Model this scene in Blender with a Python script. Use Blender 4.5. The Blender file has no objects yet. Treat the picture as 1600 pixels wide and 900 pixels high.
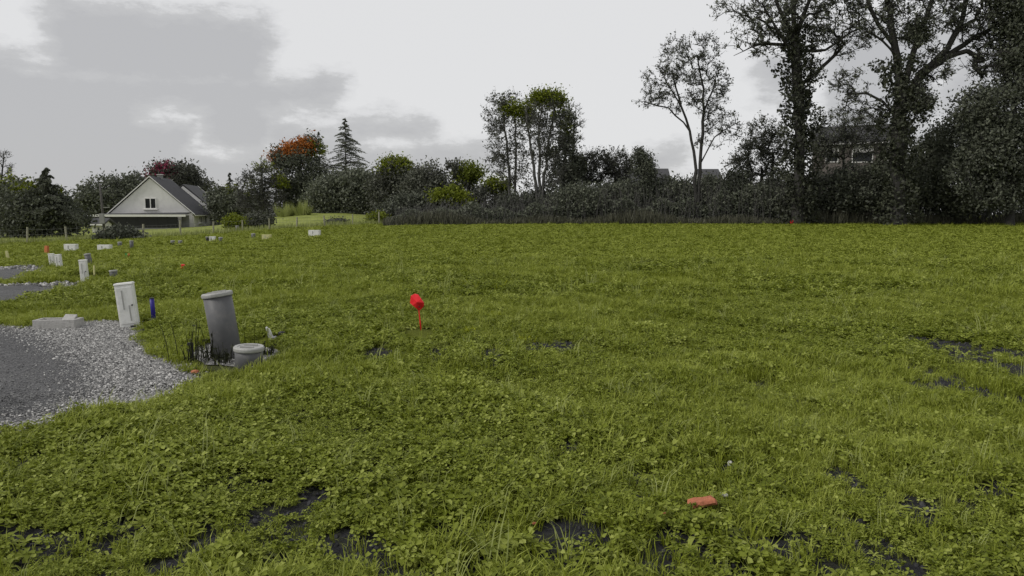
import bpy, bmesh, math, random
import numpy as np
from mathutils import Vector, Matrix
from mathutils.geometry import delaunay_2d_cdt

SC = bpy.context.scene
COL = SC.collection
R = np.random.default_rng(7)
random.seed(7)
PI = math.pi

# ------------------------------------------------------------------ camera
CAMZ = 1.6
F = 1200.0                      # focal length in pixels of the 1600 px wide photograph
HORIZON = 335.0
T = math.atan((450 - HORIZON) / F)
cd = bpy.data.cameras.new('camera')
cam = bpy.data.objects.new('camera', cd)
COL.objects.link(cam)
cd.sensor_width = 36
cd.lens = 36 * F / 1600
cd.clip_start = 0.05
cd.clip_end = 3000
cam.location = (0, 0, CAMZ)
cam.rotation_euler = (PI / 2 - T, 0, 0)
SC.camera = cam
SC.view_settings.view_transform = 'Standard'
SC.view_settings.look = 'None'
SC.view_settings.exposure = 0.2
SC.view_settings.gamma = 1
SC.view_settings.use_curve_mapping = False

# ------------------------------------------------------------------ world: bright overcast with a grey cloud bank on the left
W = bpy.data.worlds.new('World')
SC.world = W
W.use_nodes = True
SUN_ELEV, SUN_ROT = math.radians(42), math.radians(-112)


class NT:
    """tiny helper for writing node trees"""
    def __init__(s, tree):
        s.t = tree
        tree.nodes.clear()

    def n(s, typ, ins=None, **kw):
        nd = s.t.nodes.new(typ)
        for k, v in kw.items():
            setattr(nd, k, v)
        if ins:
            for k, v in ins.items():
                sock = nd.inputs[k]
                if isinstance(v, bpy.types.NodeSocket):
                    s.t.links.new(v, sock)
                else:
                    sock.default_value = v
        return nd

    def m(s, op, a, b=0.0, c=None):
        ins = {0: a, 1: b}
        if c is not None:
            ins[2] = c
        return s.n('ShaderNodeMath', ins, operation=op).outputs[0]


w = NT(W.node_tree)
tc = w.n('ShaderNodeTexCoord').outputs['Generated']
sep = w.n('ShaderNodeSeparateXYZ', {0: tc})
az = w.m('ARCTAN2', sep.outputs[0], sep.outputs[1])          # 0 ahead, + right
el = w.m('ARCSINE', sep.outputs[2])
flat = w.n('ShaderNodeCombineXYZ', {0: az, 1: w.m('MULTIPLY', el, 2.3), 2: 0.0}).outputs[0]
nz = w.n('ShaderNodeTexNoise', {'Vector': flat, 'Scale': 7.0, 'Detail': 7.0, 'Roughness': 0.6}).outputs[0]
nz3 = w.n('ShaderNodeTexNoise', {'Vector': flat, 'Scale': 26.0, 'Detail': 6.0, 'Roughness': 0.7}).outputs[0]
nz2 = w.n('ShaderNodeTexNoise', {'Vector': flat, 'Scale': 2.4, 'Detail': 5.0, 'Roughness': 0.55}).outputs[0]


def skydir(px, py):
    u, v = (px - 800) / F, (450 - py) / F
    d = Vector((u, math.cos(T) + v * math.sin(T), -math.sin(T) + v * math.cos(T))).normalized()
    return math.atan2(d.x, d.y), math.asin(d.z)


def body(x0, x1, y0, y1):
    """signed distance (radians, + inside) to a cloud body given by its corners as seen in the photograph"""
    a0, e1 = skydir(x0, y0)
    a1, e0 = skydir(x1, y1)
    m1 = w.m('MINIMUM', w.m('SUBTRACT', az, a0), w.m('SUBTRACT', a1, az))
    m2 = w.m('MINIMUM', w.m('SUBTRACT', el, e0), w.m('SUBTRACT', e1, el))
    return w.m('SMOOTH_MIN', m1, m2, 0.03)


field = None
for bx_ in ((90, 408, 14, 128), (-700, 408, 20, 128), (-700, 110, 48, 330), (-700, 285, 40, 330), (-700, 470, 204, 330), (260, 515, 126, 164), (338, 398, 160, 225), (440, 535, 216, 330),
            (540, 770, 236, 268), (545, 670, 200, 212), (1310, 1440, 60, 200), (1200, 1240, 98, 140), (1010, 1058, 240, 262), (1500, 1750, 60, 250)):
    d = body(*bx_)
    field = d if field is None else w.m('SMOOTH_MAX', field, d, 0.008)
field = w.m('MINIMUM', field, w.m('MULTIPLY', body(200, 352, 146, 216), -1.0))
# away from the frame the same broken cloud goes on
behind = w.n('ShaderNodeMapRange', {0: w.m('ABSOLUTE', az), 1: 0.75, 2: 1.1, 3: 0.0, 4: 1.0}).outputs[0]
over = w.n('ShaderNodeMapRange', {0: el, 1: 0.35, 2: 0.55, 3: 0.0, 4: 1.0}).outputs[0]
away = w.m('MAXIMUM', behind, over)
field = w.m('ADD', w.m('MULTIPLY', field, w.m('SUBTRACT', 1.0, away)), w.m('MULTIPLY', away, w.m('MULTIPLY', w.m('SUBTRACT', nz2, 0.5), 0.4)))
field = w.m('ADD', field, w.m('MULTIPLY', w.m('SUBTRACT', nz, 0.5), 0.085))
field = w.m('ADD', field, w.m('MULTIPLY', w.m('SUBTRACT', nz3, 0.5), 0.034))
ramp = w.n('ShaderNodeValToRGB', {0: w.n('ShaderNodeMapRange', {0: field, 1: -0.050, 2: 0.022, 3: 0.0, 4: 1.0}).outputs[0]})
cr = ramp.color_ramp
SKYK = 0.87
cr.elements[0].position = 0.30
cr.elements[0].color = (.765 * SKYK, .765 * SKYK, .77 * SKYK, 1)
cr.elements[1].position = 0.72
cr.elements[1].color = (.505 * SKYK, .505 * SKYK, .515 * SKYK, 1)
for pos_, v_ in ((0.42, .71), (0.54, .56)):
    mid = cr.elements.new(pos_)
    mid.color = (v_ * SKYK, v_ * SKYK, v_ * 1.01 * SKYK, 1)
sky = w.n('ShaderNodeTexSky', sky_type='NISHITA', sun_disc=False, sun_elevation=SUN_ELEV, sun_rotation=SUN_ROT)
bg1 = w.n('ShaderNodeBackground', {0: sky.outputs[0], 1: 0.1})
bg2 = w.n('ShaderNodeBackground', {0: ramp.outputs[0], 1: 1.0})
mx = w.n('ShaderNodeMixShader', {0: 0.96, 1: bg1.outputs[0], 2: bg2.outputs[0]})
w.n('ShaderNodeOutputWorld', {0: mx.outputs[0]})

sd = bpy.data.lights.new('sun', 'SUN')
sd.energy = 1.5
sd.angle = math.radians(12)
sd.color = (1.0, .96, .9)
sun = bpy.data.objects.new('sun', sd)
COL.objects.link(sun)
sdir = Vector((math.sin(SUN_ROT) * math.cos(SUN_ELEV), math.cos(SUN_ROT) * math.cos(SUN_ELEV), math.sin(SUN_ELEV)))
sun.rotation_euler = sdir.to_track_quat('Z', 'Y').to_euler()
sun.location = (-30, -20, 40)

# ------------------------------------------------------------------ terrain and pixel helpers
KS = np.array([-1.5, -.667, -.458, -.30, -.167, 0, 1.5])
KV = np.array([-.30, -.30, 0.0, .40, .64, .75, .75]) / 161.0


def terrain(x, y):
    x = np.asarray(x, float)
    y = np.asarray(y, float)
    s = x / np.maximum(y, 2.0)
    k = (np.interp(s - .04, KS, KV) + np.interp(s, KS, KV) + np.interp(s + .04, KS, KV)) / 3
    yy = np.clip(y - 8, 0, 70)
    z = k * yy ** 1.3 * np.clip(y / 10, 0, 1)
    z = z + .95 * np.exp(-((x + 19.5) / 8) ** 2 - ((y - 77) / 11) ** 2)
    b = .018 * np.sin(x * 2.1 + 1.3 * np.sin(y * 1.7)) + .014 * np.sin(y * 3.3 + 2.0 * np.sin(x * 1.3)) + .008 * np.sin(x * 6.1 + y * 4.7) + .006 * np.sin(9.3 * y - 5.2 * x)
    calm = np.clip((np.hypot((x + 6.4) / 2.3, (y - 8.6) / 3.0) - 1.0) * 2, 0, 1)   # the made ground by the road is level
    return z + b * calm * np.clip(y / 2, .3, 1)


def ray(px, py):
    u, v = (px - 800) / F, (450 - py) / F
    return np.array((u, math.cos(T) + v * math.sin(T), -math.sin(T) + v * math.cos(T)))


def at(px, py, Y):
    d = ray(px, py)
    d = d * (Y / d[1])
    return Vector((d[0], d[1], CAMZ + d[2]))


def ground(px, py):
    d = ray(px, py)
    d = d / d[1]
    ys = np.geomspace(2, 400, 3000)
    h = CAMZ + d[2] * ys - terrain(d[0] * ys, ys)
    i = np.argmax(h < 0) if (h < 0).any() else len(ys) - 1
    y = ys[i]
    return Vector((d[0] * y, y, float(terrain(d[0] * y, y))))


def gz(x, y):
    return float(terrain(x, y))


def mpp(Y):
    return Y / F


# ------------------------------------------------------------------ materials
MAT = {}


def new_mat(name):
    m = bpy.data.materials.new(name)
    m.use_nodes = True
    MAT[name] = m
    return m, NT(m.node_tree)


def solid(name, col, rough=.7, var=.15, scale=6.0, bump=.0, bscale=40., spec=.3, detail=6, metal=0.0, dirt=None, dirt_amt=.5):
    m, t = new_mat(name)
    co = t.n('ShaderNodeTexCoord').outputs['Object']
    n1 = t.n('ShaderNodeTexNoise', {'Vector': co, 'Scale': scale, 'Detail': float(detail), 'Roughness': .65}).outputs[0]
    c = tuple(col) + (1,)
    lo = tuple(max(0, x * (1 - var)) for x in col) + (1,)
    hi = tuple(min(1, x * (1 + var)) for x in col) + (1,)
    rp = t.n('ShaderNodeValToRGB', {0: n1})
    rp.color_ramp.elements[0].position = .3
    rp.color_ramp.elements[0].color = lo
    rp.color_ramp.elements[1].position = .7
    rp.color_ramp.elements[1].color = hi
    colr = rp.outputs[0]
    if dirt:
        n2 = t.n('ShaderNodeTexNoise', {'Vector': co, 'Scale': scale * 1.7, 'Detail': 8.0, 'Roughness': .7}).outputs[0]
        f = t.n('ShaderNodeMapRange', {0: n2, 1: .48, 2: .7, 3: 0.0, 4: dirt_amt}).outputs[0]
        mm = t.n('ShaderNodeMixRGB', {0: f, 1: colr, 2: tuple(dirt) + (1,)})
        colr = mm.outputs[0]
    p = t.n('ShaderNodeBsdfPrincipled', {'Base Color': colr, 'Roughness': rough, 'Specular IOR Level': spec, 'Metallic': metal})
    if bump:
        nb = t.n('ShaderNodeTexNoise', {'Vector': co, 'Scale': bscale, 'Detail': 6.0}).outputs[0]
        b = t.n('ShaderNodeBump', {'Height': nb, 'Strength': bump, 'Distance': .02})
        t.t.links.new(b.outputs[0], p.inputs['Normal'])
    t.n('ShaderNodeOutputMaterial', {0: p.outputs[0]})
    return m


def leaf(name, stops, trans=.25, inst=.35, rough=.6, drift=0.0):
    """leaf material: each leaf has its own tone out of a ramp of leaf colours"""
    m, t = new_mat(name)
    isl = t.n('ShaderNodeNewGeometry').outputs['Random Per Island']
    oi = t.n('ShaderNodeObjectInfo').outputs['Random']
    f = t.m('ADD', t.m('MULTIPLY', isl, 1 - inst), t.m('MULTIPLY', oi, inst))
    if drift:
        geo = t.n('ShaderNodeNewGeometry').outputs['Position']
        nn = t.n('ShaderNodeTexNoise', {'Vector': geo, 'Scale': .55, 'Detail': 5.0, 'Roughness': .65}).outputs[0]
        f = t.m('ADD', f, t.m('MULTIPLY', t.m('SUBTRACT', nn, .5), drift))
    rp = t.n('ShaderNodeValToRGB', {0: f})
    els = rp.color_ramp.elements
    while len(els) < len(stops):
        els.new(.5)
    for i, c in enumerate(stops):
        els[i].position = i / (len(stops) - 1)
        els[i].color = tuple(c) + (1,)
    d = t.n('ShaderNodeBsdfPrincipled', {'Base Color': rp.outputs[0], 'Roughness': rough, 'Specular IOR Level': .25})
    tr = t.n('ShaderNodeBsdfTranslucent', {0: rp.outputs[0]})
    mxs = t.n('ShaderNodeMixShader', {0: trans, 1: d.outputs[0], 2: tr.outputs[0]})
    t.n('ShaderNodeOutputMaterial', {0: mxs.outputs[0]})
    return m


solid('white_plastic', (.82, .82, .79), .45, .05, 5, dirt=(.45, .46, .38), dirt_amt=.4)
solid('white_paint', (.78, .77, .75), .6, .05, 1.2)
solid('render_wall', (.78, .77, .76), .85, .05, .6, dirt=(.55, .54, .53), dirt_amt=.5)
solid('grey_plastic', (.125, .126, .13), .5, .12, 4, dirt=(.22, .21, .20), dirt_amt=.45)
solid('pale_cap', (.40, .40, .385), .55, .12, 8, dirt=(.25, .25, .2), dirt_amt=.4)
solid('dark_plastic', (.03, .03, .033), .5, .2, 10)
solid('blue_plastic', (.025, .018, .22), .4, .15, 8)
solid('red_paint', (.80, .022, .03), .45, .08, 8)
solid('orange_paint', (.52, .17, .06), .6, .15, 8)
solid('green_paint', (.04, .30, .09), .6, .15, 8)
solid('concrete', (.46, .45, .43), .9, .15, 9, bump=.4, dirt=(.22, .21, .19), dirt_amt=.6)
solid('terracotta', (.42, .15, .08), .85, .25, 25, bump=.5)
solid('stone_white', (.6, .59, .56), .8, .15, 12, bump=.4)
solid('slate', (.055, .055, .06), .75, .25, 2.5, bump=.3, bscale=12)
solid('slate_pale', (.072, .072, .076), .75, .2, 2.5, bump=.3, bscale=12)
solid('grey_roof', (.06, .06, .062), .8, .15, 1.5)
solid('dark_glass', (.012, .012, .014), .45, .1, 1, spec=.5)
solid('window_glass', (.03, .032, .035), .08, .1, 1, spec=.5)
solid('post_wood', (.34, .33, .24), .9, .25, 14, bump=.4)
solid('old_wood', (.09, .085, .08), .9, .3, 10, bump=.5)
solid('wire_metal', (.25, .25, .24), .5, .1, 10, metal=.6)
solid('yellow_paint', (.62, .60, .30), .6, .1, 8)
solid('bark', (.05, .048, .045), .95, .35, 9, bump=.6)
solid('bark_pale', (.12, .117, .11), .95, .35, 9, bump=.6)
solid('grey_wall', (.24, .24, .24), .9, .15, 2)
solid('brick_wall', (.16, .14, .13), .9, .25, 5)
solid('maroon', (.12, .02, .04), .7, .25, 3)

leaf('foliage_dark', [(0.06136, 0.0652, 0.05305), (0.115, 0.1266, 0.08979), (0.1994, 0.2146, 0.1551)], .15)
leaf('foliage_grey', [(0.05655, 0.05821, 0.04824), (0.09979, 0.1048, 0.0815), (0.1663, 0.1747, 0.1331)], .2)
leaf('foliage_pale', [(0.05175, 0.0529, 0.046), (0.092, 0.0943, 0.0805), (0.1495, 0.1552, 0.1265)], .2)
leaf('foliage_green', [(0.0805, 0.103, 0.00828), (0.161, 0.1932, 0.0138), (0.2737, 0.322, 0.03588)], .3)
leaf('foliage_lime', [(0.0875, 0.1063, 0.0132), (0.1625, 0.2, 0.022), (0.275, 0.3125, 0.055)], .3)
leaf('foliage_orange', [(.30, .10, .018), (.47, .165, .03), (.62, .25, .06)], .3)
leaf('foliage_maroon', [(0.182, 0.0234, 0.0585), (0.312, 0.039, 0.0975), (0.416, 0.065, 0.13)], .25)
leaf('ivy', [(0.0225, 0.02475, 0.018), (0.0495, 0.054, 0.036), (0.1013, 0.1125, 0.072)], .1)
leaf('plume', [(.20, .23, .06), (.30, .34, .10), (.45, .48, .2)], .3)
leaf('dry_grass', [(0.0575, 0.0575, 0.04025), (0.115, 0.115, 0.0805), (0.2185, 0.2185, 0.1495)], .2)
leaf('dark_weed', [(.012, .014, .008), (.03, .034, .014), (.06, .07, .03)], .2)
leaf('turf_far', [(0.146, 0.1764, 0.01404), (0.2434, 0.2859, 0.03182), (0.3529, 0.3954, 0.07488)], .25, .55, drift=.85)
leaf('grass_blade', [(0.09945, 0.1264, 0.0054), (0.2223, 0.2632, 0.0216), (0.4212, 0.468, 0.099)], .3, .45, drift=.85)
leaf('clover_leaf', [(0.08775, 0.117, 0.0054), (0.1989, 0.2398, 0.0198), (0.3744, 0.427, 0.0945)], .25, .45, drift=.85)
leaf('broad_leaf', [(0.1053, 0.1346, 0.009), (0.2223, 0.2632, 0.0315), (0.3978, 0.4387, 0.108)], .25, .45, drift=.8)
leaf('yellow_leaf', [(.20, .24, .006), (.29, .33, .01), (.42, .44, .02)], .3)
leaf('pebble', [(0.078, 0.078, 0.078), (0.247, 0.2431, 0.234), (0.676, 0.663, 0.637)], 0.0, .9)
leaf('chipping', [(0.0605, 0.0605, 0.0616), (0.132, 0.132, 0.132), (0.286, 0.286, 0.275)], 0.0, .9)
leaf('soil_clod', [(.016, .016, .018), (.032, .032, .035), (.065, .065, .07)], 0.0, .6)


def ground_mat():
    m, t = new_mat('ground_soil_and_turf')
    co = t.n('ShaderNodeTexCoord').outputs['Object']
    at_ = t.n('ShaderNodeAttribute', attribute_name='soil').outputs['Fac']
    la = t.n('ShaderNodeAttribute', attribute_name='lawn').outputs['Fac']
    na = t.n('ShaderNodeTexNoise', {'Vector': co, 'Scale': 55., 'Detail': 8.0, 'Roughness': .7}).outputs[0]
    nb = t.n('ShaderNodeTexNoise', {'Vector': co, 'Scale': .7, 'Detail': 8.0, 'Roughness': .65}).outputs[0]
    soil = t.n('ShaderNodeValToRGB', {0: na})
    soil.color_ramp.elements[0].position = .3
    soil.color_ramp.elements[0].color = (.018, .018, .020, 1)
    soil.color_ramp.elements[1].position = .75
    soil.color_ramp.elements[1].color = (.055, .055, .060, 1)
    turf = t.n('ShaderNodeValToRGB', {0: nb})
    turf.color_ramp.elements[0].position = .3
    turf.color_ramp.elements[0].color = (.075, .09, .010, 1)
    turf.color_ramp.elements[1].position = .7
    turf.color_ramp.elements[1].color = (.13, .15, .022, 1)
    lawn = t.n('ShaderNodeValToRGB', {0: nb})
    lawn.color_ramp.elements[0].position = .35
    lawn.color_ramp.elements[0].color = (.19, .22, .05, 1)
    lawn.color_ramp.elements[1].position = .7
    lawn.color_ramp.elements[1].color = (.30, .335, .10, 1)
    c1 = t.n('ShaderNodeMixRGB', {0: la, 1: turf.outputs[0], 2: lawn.outputs[0]})
    c2 = t.n('ShaderNodeMixRGB', {0: at_, 1: c1.outputs[0], 2: soil.outputs[0]})
    p = t.n('ShaderNodeBsdfPrincipled', {'Base Color': c2.outputs[0], 'Roughness': .95, 'Specular IOR Level': .1})
    b = t.n('ShaderNodeBump', {'Height': na, 'Strength': .8, 'Distance': .03})
    t.t.links.new(b.outputs[0], p.inputs['Normal'])
    t.n('ShaderNodeOutputMaterial', {0: p.outputs[0]})


def aggregate_mat(name, stops, scale, big=1.0):
    m, t = new_mat(name)
    co = t.n('ShaderNodeTexCoord').outputs['Object']
    v = t.n('ShaderNodeTexVoronoi', {'Vector': co, 'Scale': scale})
    sepc = t.n('ShaderNodeSeparateColor', {0: v.outputs['Color']}).outputs[0]
    n1 = t.n('ShaderNodeTexNoise', {'Vector': co, 'Scale': big, 'Detail': 7.0, 'Roughness': .65}).outputs[0]
    f = t.m('ADD', t.m('MULTIPLY', sepc, .6), t.m('MULTIPLY', n1, .4))
    rp = t.n('ShaderNodeValToRGB', {0: f})
    els = rp.color_ramp.elements
    while len(els) < len(stops):
        els.new(.5)
    for i, c in enumerate(stops):
        els[i].position = .2 + .6 * i / (len(stops) - 1)
        els[i].color = tuple(c) + (1,)
    p = t.n('ShaderNodeBsdfPrincipled', {'Base Color': rp.outputs[0], 'Roughness': .9, 'Specular IOR Level': .2})
    b = t.n('ShaderNodeBump', {'Height': v.outputs['Distance'], 'Strength': .7, 'Distance': .012})
    b.invert = True
    t.t.links.new(b.outputs[0], p.inputs['Normal'])
    t.n('ShaderNodeOutputMaterial', {0: p.outputs[0]})


ground_mat()
aggregate_mat('asphalt', [(.055, .055, .057), (.105, .105, .107), (.18, .18, .18)], 70, .9)
aggregate_mat('gravel_bed', [(.07, .07, .07), (.19, .187, .18), (.42, .415, .40)], 60, 1.6)


# ------------------------------------------------------------------ object helpers
def tag(o, label=None, cat=None, group=None, kind=None):
    if label: o['label'] = label
    if cat: o['category'] = cat
    if group: o['group'] = group
    if kind: o['kind'] = kind
    return o


def empty(name, loc, label, cat, group=None, rot=(0, 0, 0)):
    o = bpy.data.objects.new(name, None)
    o.empty_display_size = .2
    COL.objects.link(o)
    o.location = loc
    o.rotation_euler = rot
    return tag(o, label, cat, group)


def mesh_np(name, verts, faces, mat, parent=None, loc=None, smooth=False):
    """verts (n,3) array, faces (m,k) array of a constant k"""
    me = bpy.data.meshes.new(name)
    verts = np.asarray(verts, np.float32)
    faces = np.asarray(faces, np.int32)
    k = faces.shape[1]
    me.vertices.add(len(verts))
    me.vertices.foreach_set('co', verts.ravel())
    me.loops.add(faces.size)
    me.loops.foreach_set('vertex_index', faces.ravel())
    me.polygons.add(len(faces))
    me.polygons.foreach_set('loop_start', np.arange(0, faces.size, k, dtype=np.int32))
    if smooth:
        me.polygons.foreach_set('use_smooth', np.ones(len(faces), bool))
    me.update(calc_edges=True)
    me.materials.append(MAT[mat])
    o = bpy.data.objects.new(name, me)
    COL.objects.link(o)
    if parent: o.parent = parent
    if loc is not None: o.location = loc
    return o


def obj_bm(name, bm, mat, parent=None, loc=None, smooth=False, bevel=0.0):
    if bevel:
        bmesh.ops.bevel(bm, geom=list(bm.edges), offset=bevel, segments=2, affect='EDGES', profile=.6)
    bmesh.ops.recalc_face_normals(bm, faces=bm.faces)
    me = bpy.data.meshes.new(name)
    bm.to_mesh(me)
    bm.free()
    if smooth:
        me.polygons.foreach_set('use_smooth', np.ones(len(me.polygons), bool))
    me.materials.append(MAT[mat])
    o = bpy.data.objects.new(name, me)
    COL.objects.link(o)
    if parent: o.parent = parent
    if loc is not None: o.location = loc
    return o


def box(bm, x0, x1, y0, y1, z0, z1, taper=0.0):
    """axis-aligned box; taper narrows the top"""
    t = taper
    vs = [bm.verts.new(p) for p in ((x0, y0, z0), (x1, y0, z0), (x1, y1, z0), (x0, y1, z0),
                                    (x0 + t, y0 + t, z1), (x1 - t, y0 + t, z1), (x1 - t, y1 - t, z1), (x0 + t, y1 - t, z1))]
    for f in ((0, 3, 2, 1), (4, 5, 6, 7), (0, 1, 5, 4), (1, 2, 6, 5), (2, 3, 7, 6), (3, 0, 4, 7)):
        bm.faces.new([vs[i] for i in f])
    return vs


def lathe(bm, prof, n=24, squash=0.0):
    """revolve (r, z) profile round Z"""
    rings = []
    for r, z in prof:
        rings.append([bm.verts.new((r * math.cos(2 * PI * i / n), r * math.sin(2 * PI * i / n), z)) for i in range(n)])
    for a, b in zip(rings, rings[1:]):
        for i in range(n):
            bm.faces.new((a[i], a[(i + 1) % n], b[(i + 1) % n], b[i]))
    if prof[0][0] > 1e-4: bm.faces.new(rings[0][::-1])
    if prof[-1][0] > 1e-4: bm.faces.new(rings[-1])


def tube(bm, pts, radii, n=8):
    prev = None
    pts = [Vector(p) for p in pts]
    for i, p in enumerate(pts):
        d = (pts[min(i + 1, len(pts) - 1)] - pts[max(i - 1, 0)]).normalized()
        a = d.orthogonal().normalized() if abs(d.z) < .99 else Vector((1, 0, 0))
        a = (a - d * a.dot(d)).normalized()
        b = d.cross(a)
        ring = [bm.verts.new(p + (a * math.cos(2 * PI * k / n) + b * math.sin(2 * PI * k / n)) * radii[i]) for k in range(n)]
        if prev:
            best = min(range(n), key=lambda s: sum((prev[k].co - ring[(k + s) % n].co).length for k in (0, n // 2)))
            ring = ring[best:] + ring[:best]
            for k in range(n):
                bm.faces.new((prev[k], prev[(k + 1) % n], ring[(k + 1) % n], ring[k]))
        else:
            bm.faces.new(ring[::-1])
        prev = ring
    bm.faces.new(prev)


# ------------------------------------------------------------------ areas on plan
def in_poly(x, y, poly):
    inside = np.zeros(np.shape(x), bool)
    n = len(poly)
    for i in range(n):
        x0, y0 = poly[i]
        x1, y1 = poly[(i + 1) % n]
        if y0 == y1: continue
        c = ((y0 > y) != (y1 > y)) & (x < (x1 - x0) * (y - y0) / (y1 - y0) + x0)
        inside ^= c
    return inside


def plan(pxs):
    return [tuple(ground(*p)[:2]) for p in pxs]


def smooth_poly(pts, it=2):
    for _ in range(it):
        q = []
        for i in range(len(pts)):
            a, b = pts[i], pts[(i + 1) % len(pts)]
            q.append((a[0] * .75 + b[0] * .25, a[1] * .75 + b[1] * .25))
            q.append((a[0] * .25 + b[0] * .75, a[1] * .25 + b[1] * .75))
        pts = q
    return pts


def jitter_poly(pts, amp, step=.12):
    out = []
    for i in range(len(pts)):
        a, b = Vector(pts[i]), Vector(pts[(i + 1) % len(pts)])
        n = max(1, int((b - a).length / step))
        for k in range(n):
            p = a.lerp(b, k / n)
            out.append((p.x + random.uniform(-amp, amp), p.y + random.uniform(-amp, amp)))
    return out


GRAVEL = smooth_poly(plan([(0, 508), (60, 513), (115, 504), (190, 500), (226, 512), (222, 537), (250, 560), (292, 572), (303, 598), (284, 624), (186, 646), (100, 669), (0, 690)]) + [(-12, 5.2), (-12, 11.8)], 2)
ROAD = smooth_poly(plan([(0, 506), (60, 517), (118, 535), (160, 562), (176, 592), (160, 628), (90, 656), (0, 676)]) + [(-12.5, 5.1), (-12.5, 12.0)], 2)
GRAVEL_B = smooth_poly(plan([(0, 447), (60, 446), (100, 442), (134, 445), (130, 454), (95, 458), (45, 474), (0, 478)]) + [(-26, 14.0), (-26, 18.5)], 2)
ROAD_B = smooth_poly(plan([(0, 449), (50, 449), (88, 451), (84, 459), (40, 471), (0, 475)]) + [(-26.4, 14.0), (-26.4, 18.5)], 2)
GRAVEL_C = smooth_poly(plan([(0, 421), (30, 417), (60, 418), (78, 422), (74, 427), (52, 432), (36, 440), (0, 443)]) + [(-34, 19.2), (-34, 24)], 2)
ROAD_C = smooth_poly(plan([(0, 424), (28, 423), (48, 427), (45, 432), (30, 438), (0, 441)]) + [(-34.4, 19.5), (-34.4, 23.5)], 2)
PATCH = smooth_poly(plan([(300, 545), (335, 536), (385, 542), (425, 545), (445, 553), (425, 570), (388, 578), (335, 572), (304, 564)]), 2)
AREAS = [GRAVEL, GRAVEL_B, GRAVEL_C]


def sheet(name, poly, mat, dz, label=None, cat=None, kind='structure', cell=.5):
    poly = jitter_poly(poly, .02 if cell < .6 else .05, .15 if cell < .6 else .4)
    xs = [p[0] for p in poly]
    ys = [p[1] for p in poly]
    pts = [Vector(p) for p in poly]
    X, Y = np.meshgrid(np.arange(min(xs), max(xs), cell), np.arange(min(ys), max(ys), cell))
    ins = in_poly(X.ravel(), Y.ravel(), poly)
    pts += [Vector((x, y)) for x, y in zip(X.ravel()[ins], Y.ravel()[ins])]
    n = len(poly)
    v, e, f, *_ = delaunay_2d_cdt(pts, [(i, (i + 1) % n) for i in range(n)], [], 1, 1e-5)
    z = terrain([p.x for p in v], [p.y for p in v])
    me = bpy.data.meshes.new(name)
    me.from_pydata([(p.x, p.y, zz + dz) for p, zz in zip(v, z)], [], f)
    bm = bmesh.new()
    bm.from_mesh(me)
    for fc in bm.faces:
        fc.normal_update()
        if fc.normal.z < 0: fc.normal_flip()
    bm.to_mesh(me)
    bm.free()
    me.materials.append(MAT[mat])
    o = bpy.data.objects.new(name, me)
    COL.objects.link(o)
    return tag(o, label, cat, None, kind)


# bare soil showing through: (px, py, half width, half height) of the larger patches
SOIL_PX = [(1475, 540, 42, 11), (1525, 562, 22, 12), (1500, 600, 32, 20), (1450, 606, 20, 7), (1560, 573, 30, 6), (1590, 592, 14, 8), (1240, 627, 18, 9), (1580, 552, 14, 8),
           (1115, 735, 30, 11), (1080, 850, 26, 14), (1135, 835, 22, 11), (1215, 858, 30, 12), (1040, 890, 30, 16), (1240, 840, 16, 10),
           (585, 742, 22, 7), (497, 777, 18, 8), (350, 770, 28, 12), (20, 840, 42, 10), (100, 843, 22, 10), (170, 855, 20, 12), (60, 880, 28, 16), (345, 845, 30, 14), (280, 880, 26, 14),
           (205, 832, 30, 7), (410, 815, 18, 10), (440, 850, 25, 7), (560, 868, 50, 20), (520, 855, 25, 10), (600, 890, 30, 10), (430, 893, 30, 9), (700, 838, 34, 6), (780, 830, 24, 8),
           (590, 552, 22, 5), (690, 552, 22, 6), (768, 553, 18, 6), (840, 543, 24, 5), (880, 541, 16, 5), (1180, 607, 14, 6), (890, 697, 10, 5), (880, 830, 40, 10), (930, 850, 28, 12),
           (1310, 745, 26, 6), (1440, 800, 22, 9), (1560, 770, 30, 7), (1410, 885, 30, 10), (1290, 890, 30, 8), (1180, 860, 18, 8), (860, 880, 30, 12), (760, 890, 22, 10), (40, 725, 18, 6),
           (545, 712, 12, 4), (1010, 745, 12, 5), (990, 775, 12, 4), (1330, 690, 12, 4)]
SOIL = []
for px, py, rx, ry in SOIL_PX:
    c = ground(px, py)
    a = ground(px, py - ry)
    b = ground(px, py + ry)
    SOIL.append((c.x, c.y - (.1 if c.y > 7 else 0), max(rx * mpp(c.y) * (1.15 if c.y > 7 else .95) + .02, .05), max((a.y - b.y) / 2 * (1.15 if c.y > 7 else .9) + (.24 if c.y > 7 else .06), .05)))

SPECK = np.random.default_rng(21)
for _ in range(130):
    # small thin spots, in loose rows where the ground was last worked
    if _ % 3:
        q = SOIL[int(SPECK.integers(0, len(SOIL)))]
        cx_, cy_ = q[0] + SPECK.normal(0, .35), q[1] + SPECK.normal(0, .16)
    else:
        cy_ = SPECK.uniform(3.2, 5.2)
        cx_ = SPECK.uniform(-.72, .72) * cy_
    SOIL.append((cx_, cy_, SPECK.uniform(.025, .09), SPECK.uniform(.035, .08)))


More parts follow.
